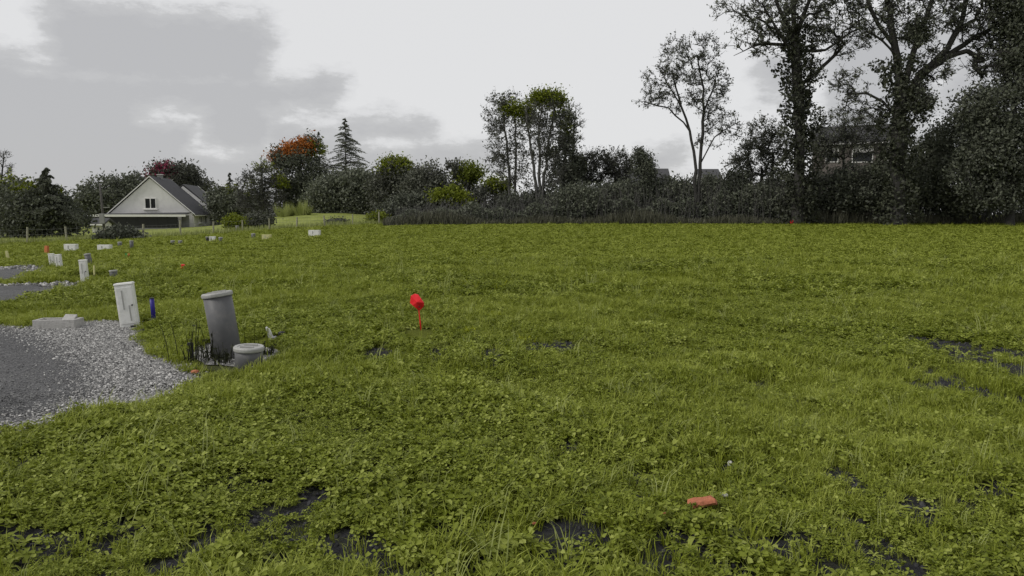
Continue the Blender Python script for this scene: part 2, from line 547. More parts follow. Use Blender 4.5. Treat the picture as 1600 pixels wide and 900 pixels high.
def soil_mask(x, y):
    x = np.asarray(x, float)
    y = np.asarray(y, float)
    wob = .34 * np.sin(x * 61 + 2 * np.sin(y * 47)) * np.sin(y * 67) + .34 * np.sin(x * 17 + 3 * np.sin(y * 11)) + .26 * np.sin(y * 23 + 2.2 * np.sin(x * 14)) + .16 * np.sin(x * 43 + y * 31)
    m = np.zeros_like(x)
    for cx, cy, rx, ry in SOIL:
        d = np.hypot((x - cx) / rx, (y - cy) / ry)
        m = np.maximum(m, np.clip((1.05 + wob * .8 - d) * 4, 0, 1))
    # small random thin spots, more of them close by where the ground was last worked
    thin = np.sin(x * 7.3 + 2.1 * np.sin(y * 5.1)) * np.sin(y * 8.9 + 1.7 * np.sin(x * 6.3)) + .4 * np.sin(x * 19 + y * 13)
    m = np.maximum(m, np.clip((thin - .95 - np.clip((y - 4.5) * .12, 0, .6)) * 5, 0, 1))
    return m


# fence line on plan
FENCE_PX = [(-60, 393), (0, 389), (60, 385), (125, 381), (190, 379), (262, 377.5), (315, 374), (355, 369), (400, 363), (445, 360), (505, 357.5), (560, 356), (603, 355)]
FENCE_Y = [41, 44, 46, 48, 50, 51, 52.5, 54, 56, 58, 60, 61.5, 63]
FENCE = []
for (px, py), Y in zip(FENCE_PX, FENCE_Y):
    x = (px - 800) / F * Y
    FENCE.append((x, Y))
FX = np.array([p[0] for p in FENCE])
FY = np.array([p[1] for p in FENCE])

# ------------------------------------------------------------------ ground
def build_ground():
    a0, a1 = math.radians(-48), math.radians(48)
    ang = np.concatenate([np.linspace(a0, a1, 460), np.linspace(a1, a0 + 2 * PI, 60)[1:-1]])
    rad = np.concatenate([np.linspace(.4, 2.6, 12), np.geomspace(2.65, 110, 360), np.geomspace(112, 900, 40)])
    A, Rr = np.meshgrid(ang, rad)
    X = Rr * np.sin(A)
    Y = Rr * np.cos(A)
    Z = terrain(X, Y)
    na, nr = len(ang), len(rad)
    V = np.stack([X.ravel(), Y.ravel(), Z.ravel()], 1)
    V = np.vstack([V, [[0, 0, gz(0, 0)]]])
    i = np.arange(nr - 1)[:, None]
    j = np.arange(na)[None, :]
    jn = (j + 1) % na
    q = np.stack([i * na + j, (i + 1) * na + j, (i + 1) * na + jn, i * na + jn], -1).reshape(-1, 4)[:, ::-1]
    c = len(V) - 1
    # centre fan as quads that fold onto the middle vertex
    jj = np.arange(0, na, 2)
    fan = np.stack([jj, (jj + 1) % na, (jj + 2) % na, np.full_like(jj, c)], 1)[:, ::-1]
    o = mesh_np('ground', V, np.vstack([q, fan]), 'ground_soil_and_turf', smooth=True)
    soil = soil_mask(V[:, 0], V[:, 1])
    soil = np.maximum(soil, np.clip((10 - np.hypot(V[:, 0], V[:, 1])) / 3, 0, .9))   # earth between the plants close by
    fy = np.interp(V[:, 0], FX, FY, left=FY[0], right=999)
    lawn = ((V[:, 1] > fy) & (V[:, 0] < FX[-1])).astype(float) * (V[:, 1] < 300)
    for nm, arr in (('soil', soil * (1 - lawn)), ('lawn', lawn)):
        at_ = o.data.attributes.new(nm, 'FLOAT', 'POINT')
        at_.data.foreach_set('value', arr.astype(np.float32))
    tag(o, 'green field of rough grass and clover with dark soil showing through', 'ground', kind='structure')


build_ground()
sheet('gravel_verge', GRAVEL, 'gravel_bed', .006, 'pale gravel verge spilling round the dark road end')
sheet('road', ROAD, 'asphalt', .012, 'dark grey road end at the left edge, nearest one')
sheet('gravel_verge', GRAVEL_B, 'gravel_bed', .02, 'gravel fringe of the second road strip by the slim white cabinet', cell=.9)
sheet('road', ROAD_B, 'asphalt', .04, 'second grey road strip, behind the nearest road end', cell=.9)
sheet('gravel_verge', GRAVEL_C, 'gravel_bed', .03, 'pale gravel fringe of the farthest road strip', cell=.9)
sheet('road', ROAD_C, 'asphalt', .055, 'farthest grey road strip at the left edge', cell=.9)
sheet('soil_patch', PATCH, 'gravel_bed', .012, 'grey stony soil around the two grey pipes')


# ------------------------------------------------------------------ ground cover (instanced plants: nobody could count them)
def src_obj(name, verts, faces, mat):
    me = bpy.data.meshes.new(name)
    me.from_pydata(verts, [], faces)
    me.materials.append(MAT[mat])
    return bpy.data.objects.new(name, me)


def blades(n, h0, h1, wd, spread, lean, rnd):
    V, Fc = [], []
    for _ in range(n):
        a = rnd.uniform(0, 2 * PI)
        r = spread * math.sqrt(rnd.random())
        bx, by = r * math.cos(a), r * math.sin(a)
        h = rnd.uniform(h0, h1)
        d = rnd.uniform(0, 2 * PI)
        ln = lean * rnd.uniform(.3, 1) * h
        dx, dy = math.cos(d), math.sin(d)
        sx, sy = -dy * wd, dx * wd
        b = len(V)
        V += [(bx - sx, by - sy, -.01), (bx + sx, by + sy, -.01),
              (bx + dx * ln * .35 + sx * .8, by + dy * ln * .35 + sy * .8, h * .6), (bx + dx * ln * .35 - sx * .8, by + dy * ln * .35 - sy * .8, h * .6),
              (bx + dx * ln, by + dy * ln, h * rnd.uniform(.75, 1))]
        Fc += [(b, b + 1, b + 2, b + 3), (b + 3, b + 2, b + 4)]
    return V, Fc


def clovers(n, spread, rnd, s0=.008, s1=.0155, h0=.02, h1=.06):
    V, Fc = [], []
    for _ in range(n):
        a = rnd.uniform(0, 2 * PI)
        r = spread * math.sqrt(rnd.random())
        c = Vector((r * math.cos(a), r * math.sin(a), rnd.uniform(h0, h1)))
        tilt = Matrix.Rotation(rnd.uniform(-.6, .6), 3, 'X') @ Matrix.Rotation(rnd.uniform(-.6, .6), 3, 'Y')
        s = rnd.uniform(s0, s1)
        o = rnd.uniform(0, 2 * PI)
        for k in range(3):
            b = len(V)
            q = o + k * 2 * PI / 3
            for rr, dq, dz in ((.1, 0, 0), (.9, -.62, .15), (1.65, -.36, .05), (1.5, 0, -.08), (1.65, .36, .05), (.9, .62, .15)):
                V.append(c + tilt @ Vector((rr * s * math.cos(q + dq), rr * s * math.sin(q + dq), dz * s)))
            Fc.append((b, b + 1, b + 2, b + 3))
            Fc.append((b, b + 3, b + 4, b + 5))
    return V, Fc


def rosette(n, l0, l1, wd, rnd, up=.5):
    V, Fc = [], []
    for k in range(n):
        q = k * 2 * PI / n + rnd.uniform(-.4, .4)
        l = rnd.uniform(l0, l1)
        dx, dy = math.cos(q), math.sin(q)
        e = rnd.uniform(.2, up)
        b = len(V)
        for t_, w_, z_ in ((0, .25, 0), (.35, .8, .3), (.7, 1., .42), (1., .1, .3)):
            for sgn in (-1, 1):
                V.append((dx * l * t_ - dy * wd * w_ * sgn, dy * l * t_ + dx * wd * w_ * sgn, z_ * l * e + .005 + (.25 * wd if 0 < t_ < 1 else 0) * rnd.uniform(.4, 1)))
        for i in range(3):
            Fc.append((b + 2 * i, b + 2 * i + 1, b + 2 * i + 3, b + 2 * i + 2))
    return V, Fc


def stone(rnd, n=6):
    bm = bmesh.new()
    bmesh.ops.create_icosphere(bm, subdivisions=1, radius=1)
    s = (rnd.uniform(.7, 1.2), rnd.uniform(.6, 1.), rnd.uniform(.4, .7))
    for v in bm.verts:
        k = rnd.uniform(.75, 1.15)
        v.co = Vector((v.co.x * s[0] * k, v.co.y * s[1] * k, v.co.z * s[2] * k))
    me = ([tuple(v.co) for v in bm.verts], [tuple(x.index for x in f.verts) for f in bm.faces])
    bm.free()
    return me


def scatter(name, sources, pts, rot, scl, idx, label, cat, kind='stuff'):
    coll = bpy.data.collections.new(name + '_sources')
    for i, o in enumerate(sources):
        o.name = '%s_source_%02d' % (name, i)
        coll.objects.link(o)
    me = bpy.data.meshes.new(name)
    me.vertices.add(len(pts))
    me.vertices.foreach_set('co', np.asarray(pts, np.float32).ravel())
    a = me.attributes.new('rot', 'FLOAT_VECTOR', 'POINT')
    a.data.foreach_set('vector', np.asarray(rot, np.float32).ravel())
    a = me.attributes.new('scl', 'FLOAT', 'POINT')
    a.data.foreach_set('value', np.asarray(scl, np.float32))
    a = me.attributes.new('idx', 'INT', 'POINT')
    a.data.foreach_set('value', np.asarray(idx, np.int32))
    o = bpy.data.objects.new(name, me)
    COL.objects.link(o)
    ng = bpy.data.node_groups.new(name + '_scatter', 'GeometryNodeTree')
    ng.interface.new_socket('Geometry', in_out='INPUT', socket_type='NodeSocketGeometry')
    ng.interface.new_socket('Geometry', in_out='OUTPUT', socket_type='NodeSocketGeometry')
    N, L = ng.nodes, ng.links
    gi, go = N.new('NodeGroupInput'), N.new('NodeGroupOutput')
    ci = N.new('GeometryNodeCollectionInfo')
    ci.inputs['Collection'].default_value = coll
    ci.inputs['Separate Children'].default_value = True
    ci.inputs['Reset Children'].default_value = True
    ip = N.new('GeometryNodeInstanceOnPoints')
    ip.inputs['Pick Instance'].default_value = True

    def named(nm, tp):
        nd = N.new('GeometryNodeInputNamedAttribute')
        nd.data_type = tp
        nd.inputs['Name'].default_value = nm
        return nd.outputs['Attribute']
    L.new(gi.outputs[0], ip.inputs['Points'])
    L.new(ci.outputs[0], ip.inputs['Instance'])
    L.new(named('idx', 'INT'), ip.inputs['Instance Index'])
    L.new(named('rot', 'FLOAT_VECTOR'), ip.inputs['Rotation'])
    L.new(named('scl', 'FLOAT'), ip.inputs['Scale'])
    L.new(ip.outputs[0], go.inputs[0])
    md = o.modifiers.new('scatter', 'NODES')
    md.node_group = ng
    return tag(o, label, cat, None, kind)


def sector(n, y0, y1, half=.74):
    """random points over the view sector, evenly by area"""
    y = np.sqrt(R.random(n) * (y1 ** 2 - y0 ** 2) + y0 ** 2)
    x = (R.random(n) * 2 - 1) * (half * y + .6)
    return x, y


TRODDEN = [tuple(ground(*p)[:2]) for p in ((240, 503), (203, 514), (305, 587), (425, 528), (658, 516), (286, 424), (178, 435), (132, 443), (86, 421), (1038, 818), (835, 831), (695, 893), (1140, 735), (1131, 783), (200, 404), (141, 416), (13, 407), (147, 431), (73, 398), (84, 516), (187, 387), (206, 390), (276, 384), (332, 378), (345, 379), (396, 374), (416, 375), (490, 370), (110, 394), (162, 392))]


def free(x, y, keep_soil=.0):
    ok = np.ones(len(x), bool)
    for a_, b_ in TRODDEN:
        r_ = .10 + .012 * b_ if b_ > 5 else .03
        ok &= ((x - a_) / r_) ** 2 + ((y - b_ + r_ * 1.4) / (r_ * 2.2)) ** 2 > 1
    jx, jy = x + R.normal(0, .07, len(x)), y + R.normal(0, .10, len(x))
    for p in AREAS:
        ok &= ~in_poly(jx, jy, p)
    for off in (-.06, .10, .22):
        ok &= ~in_poly(x, y + off, PATCH) | (R.random(len(x)) < .06)
    fy = np.interp(x, FX, FY, left=FY[0], right=999)
    ok &= y < fy
    return ok


rnd = random.Random(3)
near_src, far_src = [], []
for i in range(4):
    near_src.append(src_obj('s', *blades(16, .04, .11, .0026, .055, .9, rnd), 'grass_blade'))          # 0-3 grass tufts
for i in range(4):
    near_src.append(src_obj('s', *clovers(12, .065, rnd), 'clover_leaf'))                                # 4-7 clover
for i in range(3):
    near_src.append(src_obj('s', *rosette(7, .05, .11, .013, rnd, .7), 'broad_leaf'))                  # 8-10 dandelion-like
for i in range(2):
    near_src.append(src_obj('s', *blades(5, .12, .22, .0022, .04, .9, rnd), 'plume' if i else 'grass_blade'))   # 11-12 tall bents
for i in range(2):
    near_src.append(src_obj('s', *clovers(8, .055, rnd, .011, .019, .03, .075), 'broad_leaf'))            # 13-14 larger leaves


def near_cover():
    X, Y, Z, I, S = [], [], [], [], []
    for (n, y0, y1, sc) in ((38000, 2.6, 7, .95), (56000, 7, 14, 1.1), (46000, 14, 24, 1.6)):
        x, y = sector(n, y0, y1)
        ok = free(x, y)
        sm = soil_mask(x, y)
        ok &= R.random(n) > np.maximum(np.maximum(sm, soil_mask(x + .02, y)), np.maximum(soil_mask(x - .02, y), soil_mask(x, y + .03))) * np.where(y < 7, .89, .92)
        x, y = x[ok], y[ok]
        # species in drifts
        drift = np.sin(x * .9 + 1.5 * np.sin(y * .7)) + .8 * np.sin(y * 1.1 + 1.2 * np.sin(x * .6)) + R.normal(0, .8, len(x))
        u = R.random(len(x))
        idx = np.where(drift > .0, R.integers(0, 4, len(x)), R.integers(4, 8, len(x)))
        idx = np.where(u < .10, R.integers(8, 11, len(x)), idx)
        idx = np.where((u > .10) & (u < .125), R.integers(11, 13, len(x)), idx)
        idx = np.where((u > .125) & (u < np.where(y < 7, .26, .2)), R.integers(13, 15, len(x)), idx)
        X.append(x); Y.append(y); I.append(idx)
        tall = 1 + .32 * np.sin(x * 1.7 + 2 * np.sin(y * 1.2)) * np.sin(y * 1.4 + 1.1 * np.sin(x * 2.1)) + .15 * np.sin(x * 5.1 + y * 4.3)
        S.append(R.uniform(.6, 1.4, len(x)) * sc * np.clip(tall, .6, 1.6))
    X, Y, I, S = map(np.concatenate, (X, Y, I, S))
    Z = terrain(X, Y)
    rot = np.stack([R.normal(0, .12, len(X)), R.normal(0, .12, len(X)), R.random(len(X)) * 2 * PI], 1)
    scatter('meadow_plants', near_src, np.stack([X, Y, Z], 1), rot, S, I, 'low clover, grass and broad leaves covering the near field', 'ground cover')


near_cover()
for i in range(5):
    far_src.append(src_obj('s', *blades(46, .05, .13, .009, .34, .9, rnd), 'turf_far'))
for i in range(3):
    far_src.append(src_obj('s', *clovers(26, .34, rnd, .03, .05, .03, .1), 'turf_far'))
far_src.append(src_obj('s', *blades(14, .15, .3, .007, .12, .8, rnd), 'turf_far'))


def far_cover():
    X, Y, I, S = [], [], [], []
    for (n, y0, y1, sc) in ((16000, 20, 36, 1.0), (26000, 36, 62, 1.25)):
        x, y = sector(n, y0, y1, .80)
        ok = free(x, y)
        x, y = x[ok], y[ok]
        idx = R.integers(0, 8, len(x))
        idx = np.where(R.random(len(x)) < .05, 8, idx)
        X.append(x); Y.append(y); I.append(idx); S.append(R.uniform(.7, 1.3, len(x)) * sc)
    X, Y, I, S = map(np.concatenate, (X, Y, I, S))
    rot = np.stack([np.zeros(len(X)), np.zeros(len(X)), R.random(len(X)) * 2 * PI], 1)
    scatter('meadow_turf', far_src, np.stack([X, Y, terrain(X, Y)], 1), rot, S, I, 'rough green grass of the far half of the field', 'grass')


far_cover()


def stones():
    src = [src_obj('s', *stone(rnd), 'pebble') for _ in range(6)]
    n = 250000
    x = R.uniform(-9, -2.6, n)
    y = R.uniform(5.0, 12, n)
    ok = in_poly(x + R.normal(0, .05, n), y + R.normal(0, .08, n), GRAVEL)
    onroad = in_poly(x, y, ROAD) & in_poly(x + np.abs(R.normal(0, .22, n)), y + R.normal(0, .25, n), ROAD)
    # chippings thin out over the asphalt, thicker towards the front edge
    keep = np.where(onroad, R.random(n) < np.clip(.10 + (7.6 - y) * .25, .06, .6), True)
    ok &= keep
    x, y, onroad = x[ok], y[ok], onroad[ok]
    x2, y2 = R.uniform(-4.6, -2.4, 9000), R.uniform(7.4, 9.8, 9000)
    k = in_poly(x2, y2, PATCH)
    x, y, onroad = np.concatenate([x, x2[k]]), np.concatenate([y, y2[k]]), np.concatenate([onroad, np.zeros(k.sum(), bool)])
    s = R.uniform(.005, .0135, len(x)) * np.where(R.random(len(x)) < .05, 1.8, 1)
    rot = R.uniform(0, 6.28, (len(x), 3)) * np.array([.1, .1, 1])
    z = terrain(x, y) + .012 + s * .2
    g = ~onroad
    scatter('loose_gravel', src, np.stack([x, y, z], 1)[g], rot[g], s[g], R.integers(0, 6, g.sum()), 'loose pale stones of the gravel verge', 'gravel')
    src2 = [src_obj('s', *stone(rnd), 'chipping') for _ in range(6)]
    scatter('road_chippings', src2, np.stack([x, y, z], 1)[~g], rot[~g], s[~g] * .7, R.integers(0, 6, (~g).sum()), 'loose grey chippings lying on the nearest road end', 'gravel')
    # gravel of the two farther verges
    X, Y = [], []
    for poly, rd in ((GRAVEL_B, ROAD_B), (GRAVEL_C, ROAD_C)):
        x = R.uniform(-18, -9, 9000)
        y = R.uniform(13, 27, 9000)
        ok = in_poly(x, y, poly) & ~in_poly(x, y, rd)
        X.append(x[ok]); Y.append(y[ok])
    X, Y = np.concatenate(X), np.concatenate(Y)
    src3 = [src_obj('s', *stone(rnd), 'pebble') for _ in range(4)]
    scatter('far_gravel', src3, np.stack([X, Y, terrain(X, Y) + .05], 1), R.uniform(0, 6, (len(X), 3)) * np.array([.1, .1, 1]), R.uniform(.025, .07, len(X)), R.integers(0, 4, len(X)),
            'pale stones along the two farther road strips', 'gravel')
    # soil crumbs
    x, y = sector(60000, 2.7, 14)
    ok = (soil_mask(x, y) > .5) & free(x, y)
    x, y = x[ok], y[ok]
    src4 = [src_obj('s', *stone(rnd), 'soil_clod') for _ in range(4)]
    scatter('soil_crumbs', src4, np.stack([x, y, terrain(x, y)], 1), R.uniform(0, 6, (len(x), 3)), R.uniform(.006, .03, len(x)), R.integers(0, 4, len(x)), 'dark crumbs of earth on the bare soil spots', 'soil')


stones()


# ------------------------------------------------------------------ plants
def leaves_mesh(name, C, size, mat, parent, rng, asp=.55, updown=0.0, D=None):
    """diamond leaves at centres C; size array"""
    n = len(C)
    u = rng.normal(0, 1, (n, 3))
    if D is not None: u = D + u * .25
    if updown: u[:, 2] -= updown
    u /= np.linalg.norm(u, axis=1, keepdims=True)
    q = rng.normal(0, 1, (n, 3))
    v = np.cross(u, q)
    v /= np.maximum(np.linalg.norm(v, axis=1, keepdims=True), 1e-6)
    s = np.asarray(size)[:, None]
    V = np.stack([C - u * s, C + v * s * asp, C + u * s, C - v * s * asp], 1).reshape(-1, 3)
    Fc = np.arange(4 * n).reshape(-1, 4)
    return mesh_np(name, V, Fc, mat, parent)


def tubes_mesh(name, P0, P1, R0, R1, mat, parent, n=5):
    P0, P1 = np.asarray(P0, float), np.asarray(P1, float)
    d = P1 - P0
    ln = np.maximum(np.linalg.norm(d, axis=1, keepdims=True), 1e-6)
    d = d / ln
    ref = np.where(np.abs(d[:, 2:3]) < .9, np.array([[0, 0, 1.]]), np.array([[1., 0, 0]]))
    a = np.cross(d, ref)
    a /= np.linalg.norm(a, axis=1, keepdims=True)
    b = np.cross(d, a)
    th = np.arange(n) * 2 * PI / n
    ring = a[:, None, :] * np.cos(th)[None, :, None] + b[:, None, :] * np.sin(th)[None, :, None]
    V = np.concatenate([P0[:, None] + ring * np.asarray(R0)[:, None, None], P1[:, None] + d[:, None] * (np.asarray(R1) * .3)[:, None, None] + ring * np.asarray(R1)[:, None, None]], 1)
    m = len(P0)
    k = np.arange(n)
    q = np.stack([k, (k + 1) % n, n + (k + 1) % n, n + k], 1)
    Fc = (np.arange(m)[:, None, None] * 2 * n + q[None]).reshape(-1, 4)
    return mesh_np(name, V.reshape(-1, 3), Fc, mat, parent, smooth=True)


LEAFK = .66


def plant(name, label, cat, Y, base, crowns, trunk=None, limbs=(), clumps=120, per=40, leaf_size=.14, spread=.35, mat='foliage_dark', bark='bark',
          r_base=.2, group=None, extra=(), ivy=None, seed=1, twig=.012, shell=.55, droop=0.0, branch_share=1.0, hang=0.0):
    """one tree or bush. Crowns are ellipsoids (px, py, rx, ry[, weight]) seen at distance Y; extra = [(part, material, crowns, clumps, per)]"""
    rng = np.random.default_rng(seed)
    bx = (base - 800) / F * Y
    B = np.array((bx, Y, gz(bx, Y)))
    root = empty(name, B, label, cat, group)
    k = mpp(Y)

    def tow(px, py, dy=0.0):
        p = at(px, py, Y)
        return np.array((p.x, p.y + dy, p.z)) - B
    nodes = [np.zeros(3)]
    par = [-1]
    istrunk = [True]

    def polyline(pts, start, trunkflag):
        cur = start
        for p in pts:
            a = nodes[cur]
            m = max(1, int(np.linalg.norm(p - a) / .7))
            for i in range(1, m + 1):
                nodes.append(a + (p - a) * i / m + (rng.normal(0, .04, 3) if i < m else 0))
                par.append(cur)
                istrunk.append(trunkflag)
                cur = len(nodes) - 1
        return cur
    if trunk:
        for pl in (trunk if isinstance(trunk[0], list) else [trunk]):
            polyline([tow(*p) for p in pl], 0, True)
    for lb in limbs:
        p0 = tow(*lb[0])
        st = int(np.argmin(np.linalg.norm(np.array(nodes) - p0, axis=1)))
        dy = rng.uniform(-1.2, 1.2)
        polyline([tow(p[0], p[1], dy * (i + 1) / len(lb)) for i, p in enumerate(lb[1:])], st, False)

    def sample(cr, n):
        wts = np.array([c[2] * c[3] * (c[4] if len(c) > 4 else 1) for c in cr], float)
        wts /= wts.sum()
        out = []
        for c, m in zip(cr, rng.multinomial(n, wts)):
            d = rng.normal(0, 1, (m, 3))
            d /= np.linalg.norm(d, axis=1, keepdims=True)
            r = rng.random(m) ** (1 / 3) * (1 - shell) + shell * rng.random(m) ** .2
            d *= r[:, None]
            dep = min(c[2], c[3] * 1.2) * .9 + c[2] * .1
            off = rng.uniform(-.25, .25) * c[2] * k
            out.append(tow(c[0], c[1], off) + d * np.array((c[2] * k, dep * k, c[3] * k)))
        return np.concatenate(out)
    CL = sample(crowns, clumps)
    sets = [('crown', mat, CL, per)]
    for part, mt, cr, nc, pr in extra:
        sets.append((part, mt, sample(cr, nc), pr))
    ALL = np.concatenate([s[2] for s in sets])
    ALL[:, 2] = np.maximum(ALL[:, 2], .15)
    NB = ALL[rng.random(len(ALL)) < branch_share]
    # connect the clumps to the skeleton, inner ones first
    base_nodes = np.array(nodes)
    dist = np.array([np.min(np.linalg.norm(base_nodes - c, axis=1)) for c in NB]) if len(NB) else []
    endpoints = []
    arr = np.zeros((len(nodes) + len(NB) * 4, 3))
    cnt = len(nodes)
    arr[:cnt] = base_nodes
    for i in np.argsort(dist):
        c = NB[i]
        dv = c - arr[:cnt]
        dd = np.linalg.norm(dv, axis=1)
        cost = dd + np.maximum(0, -(dv[:, 2]) + .15 * dd) * 1.3
        j = int(np.argmin(cost))
        a = arr[j]
        L = dd[j]
        m = 1 if L < .6 else (2 if L < 1.6 else 3)
        cur = j
        for q in range(1, m + 1):
            f = q / m
            p = a + (c - a) * f + np.array((0, 0, .10 * L * math.sin(PI * f)))
            if q < m: p = p + rng.normal(0, .06 * L, 3)
            arr[cnt] = p
            par.append(cur)
            istrunk.append(False)
            cur = cnt
            cnt += 1
        endpoints.append(cur)
    load = np.zeros(cnt)
    for e in endpoints: load[e] += 1
    for i in range(cnt - 1, 0, -1):
        load[par[i]] += load[i]
    tot = max(load[0], 1)
    rad = np.maximum(r_base * np.power(np.maximum(load, .2) / tot, .5), twig)
    tr = np.array(istrunk)
    zmax = max(1e-3, arr[:cnt][tr][:, 2].max()) if tr.sum() > 1 else 1
    if trunk:   # the trunk keeps a steady taper
        rad = np.where(tr, np.maximum(rad, r_base * (1 - .75 * np.clip(arr[:cnt, 2] / (zmax * 1.05), 0, 1))), rad)
        rad[0] = r_base * 1.25
    ii = np.arange(1, cnt)
    pp = np.array(par[1:], int)
    R0 = np.where(tr[pp] & ~tr[ii], np.minimum(rad[pp], rad[ii] * 1.25), np.minimum(rad[pp], rad[ii] * 1.6))
    TW = []
    for part, mt, CC, pr in sets:
        if pr == 0: continue
        pr = int(pr * 1.9)
        if pr < 55:
            # leaves sit along fine twigs that fan out of every clump
            nt = 7
            tip = rng.normal(0, 1, (len(CC), nt, 3))
            tip[:, :, 2] += .35
            out_ = CC - np.array((0, 0, CC[:, 2].mean() - .8))
            out_ /= np.maximum(np.linalg.norm(out_, axis=1, keepdims=True), .3)
            tip = tip + out_[:, None] * .6
            tip *= (spread * rng.uniform(.7, 2.6, (len(CC), nt)) / np.linalg.norm(tip, axis=2))[:, :, None]
            TW.append((np.repeat(CC, nt, 0), (CC[:, None] + tip).reshape(-1, 3)))
            per_t = np.maximum(1, pr // nt)
            g_ = rng.uniform(.3, 1.05, (len(CC), nt, per_t, 1))
            C = (CC[:, None, None] + tip[:, :, None] * g_).reshape(-1, 3)
            C = C + rng.normal(0, .07, C.shape)
        else:
            lump = rng.uniform(.7, 1.25, len(CC))
            C = np.repeat(CC, pr, 0) + rng.normal(0, spread, (len(CC) * pr, 3)) * np.array((1, 1, .8)) * np.repeat(lump, pr)[:, None]
        C[:, 2] = np.maximum(C[:, 2], .05)
        leaves_mesh(part, C, rng.uniform(.5, 1.5, len(C)) * leaf_size * LEAFK, mt, root, rng, updown=hang)
    A0, A1 = [arr[pp]] + [t[0] for t in TW], [arr[ii]] + [t[1] for t in TW]
    Q0 = np.concatenate([R0] + [np.full(len(t[0]), twig * .8) for t in TW])
    Q1 = np.concatenate([rad[ii]] + [np.full(len(t[0]), twig * .35) for t in TW])
    tubes_mesh('trunk' if trunk else 'stems', np.concatenate(A0), np.concatenate(A1), Q0, Q1, bark, root, 5)
    if ivy:
        pts, rpx, n, sz = ivy
        P = np.array([tow(*p) for p in pts])
        t_ = rng.random(n) * (len(P) - 1)
        i0 = t_.astype(int)
        c = P[i0] + (P[i0 + 1] - P[i0]) * (t_ - i0)[:, None]
        a = rng.random(n) * 2 * PI
        lump = 1 + .45 * np.sin(c[:, 2] * 1.9 + a * 2) + .3 * np.sin(c[:, 2] * 4.3 + a * 3)
        r = rpx * k * (.35 + .65 * rng.random(n) ** .5) * lump
        c = c + np.stack([np.cos(a) * r, np.sin(a) * r, rng.normal(0, .1, n)], 1)
        leaves_mesh('ivy', c, rng.uniform(.6, 1.4, n) * sz, 'ivy', root, rng)
    return root


def conifer(name, label, Y, px, top, basey, half, tiers=12, mat='foliage_dark', seed=1, group=None, drop=.18, dens=1.0):
    rng = np.random.default_rng(seed)
    k = mpp(Y)
    bx = (px - 800) / F * Y
    B = np.array((bx, Y, gz(bx, Y)))
    H = at(px, top, Y).z - B[2]
    root = empty(name, B, label, 'tree', group)
    P0, P1, R0, R1, LC, LD, LS = [], [], [], [], [], [], []
    n = 14
    zs = np.linspace(0, H, n + 1)
    tp0 = np.stack([rng.normal(0, .03, n + 1), rng.normal(0, .03, n + 1), zs], 1)
    rr = np.linspace(.16, .012, n + 1) * max(.5, H / 12)
    z0 = max(0.15 * H, at(px, basey, Y).z - B[2])
    for t in range(tiers):
        f = t / (tiers - 1)
        ln = half * k * (1 - f) ** .85 * rng.uniform(.75, 1.15) + .12
        for b in range(rng.integers(5, 8)):
            f = min(.985, max(0, (t + rng.uniform(-.6, .6)) / (tiers - 1)))
            z = z0 + (H - z0) * (f ** .9) * .985
            ln = half * k * (1 - f) ** 1.05 * rng.uniform(.75, 1.15) + .14
            a = rng.random() * 2 * PI
            l = ln * rng.uniform(.45, 1.15)
            m = 5
            pts = [np.array((math.cos(a) * l * q / m, math.sin(a) * l * q / m, z + l * (.12 * math.sin(PI * q / m) - drop * (q / m) ** 1.5) + rng.normal(0, .03))) for q in range(m + 1)]
            for q in range(m):
                P0.append(pts[q]); P1.append(pts[q + 1])
                w0 = .045 * (1 - q / m) * (1 - .6 * f) + .012
                R0.append(w0); R1.append(w0 * .85)
                cnt = int((6 + 9 * l) * dens * (.5 if q == 0 else 1))
                for _ in range(cnt):
                    g = rng.random()
                    c = pts[q] + (pts[q + 1] - pts[q]) * g
                    sd_ = rng.choice((-1, 1))
                    dirv = np.array((math.cos(a) * .6 - math.sin(a) * sd_ * .6, math.sin(a) * .6 + math.cos(a) * sd_ * .6, -.25))
                    w_ = .36 * l * (1 - .5 * q / m) * rng.random()
                    LC.append(c + dirv * w_ + np.array((0, 0, rng.normal(0, .04))))
                    LD.append(dirv)
                    LS.append(rng.uniform(.05, .12))
    tubes_mesh('trunk', np.concatenate([tp0[:-1], P0]), np.concatenate([tp0[1:], P1]), np.concatenate([rr[:-1], R0]), np.concatenate([rr[1:], R1]), 'bark', root, 5)
    leaves_mesh('crown', np.array(LC), np.array(LS), mat, root, rng, asp=.28, D=np.array(LD))
    return root


# --- left side, beyond the fence
plant('bushy_tree', 'dark bushy tree at the left edge with green tinted top', 'tree', 64, 25, [(5, 320, 40, 38), (40, 325, 45, 42), (20, 345, 60, 22)], [(25, 340), (24, 310)], clumps=240, per=36,
      leaf_size=.19, spread=.42, extra=[('green_crown', 'foliage_green', [(12, 288, 10, 8), (30, 293, 9, 7)], 14, 26)], seed=11)
plant('bushy_tree', 'broad dark tree with an arc of yellow green leaves, left of the pole', 'tree', 62, 78, [(70, 330, 48, 34), (100, 345, 34, 20), (60, 350, 60, 16)], [(78, 345), (75, 315)], clumps=230, per=36,
      leaf_size=.19, spread=.42, extra=[('green_crown', 'foliage_green', [(52, 300, 22, 7), (76, 306, 14, 7), (88, 316, 8, 6)], 34, 26)], seed=12)
conifer('cedar_tree', 'dark cedar with drooping tiers rising out of the left edge hedge', 61, 80, 262, 345, 54, 22, seed=13, drop=.10, dens=2.2)
plant('bare_tree', 'thin bare tree top standing at the far left edge', 'tree', 72, 0, [(5, 258, 16, 22)], [(0, 320), (2, 285), (4, 262), (5, 236)], clumps=40, per=3, leaf_size=.07, spread=.2, r_base=.09, twig=.018, seed=14)
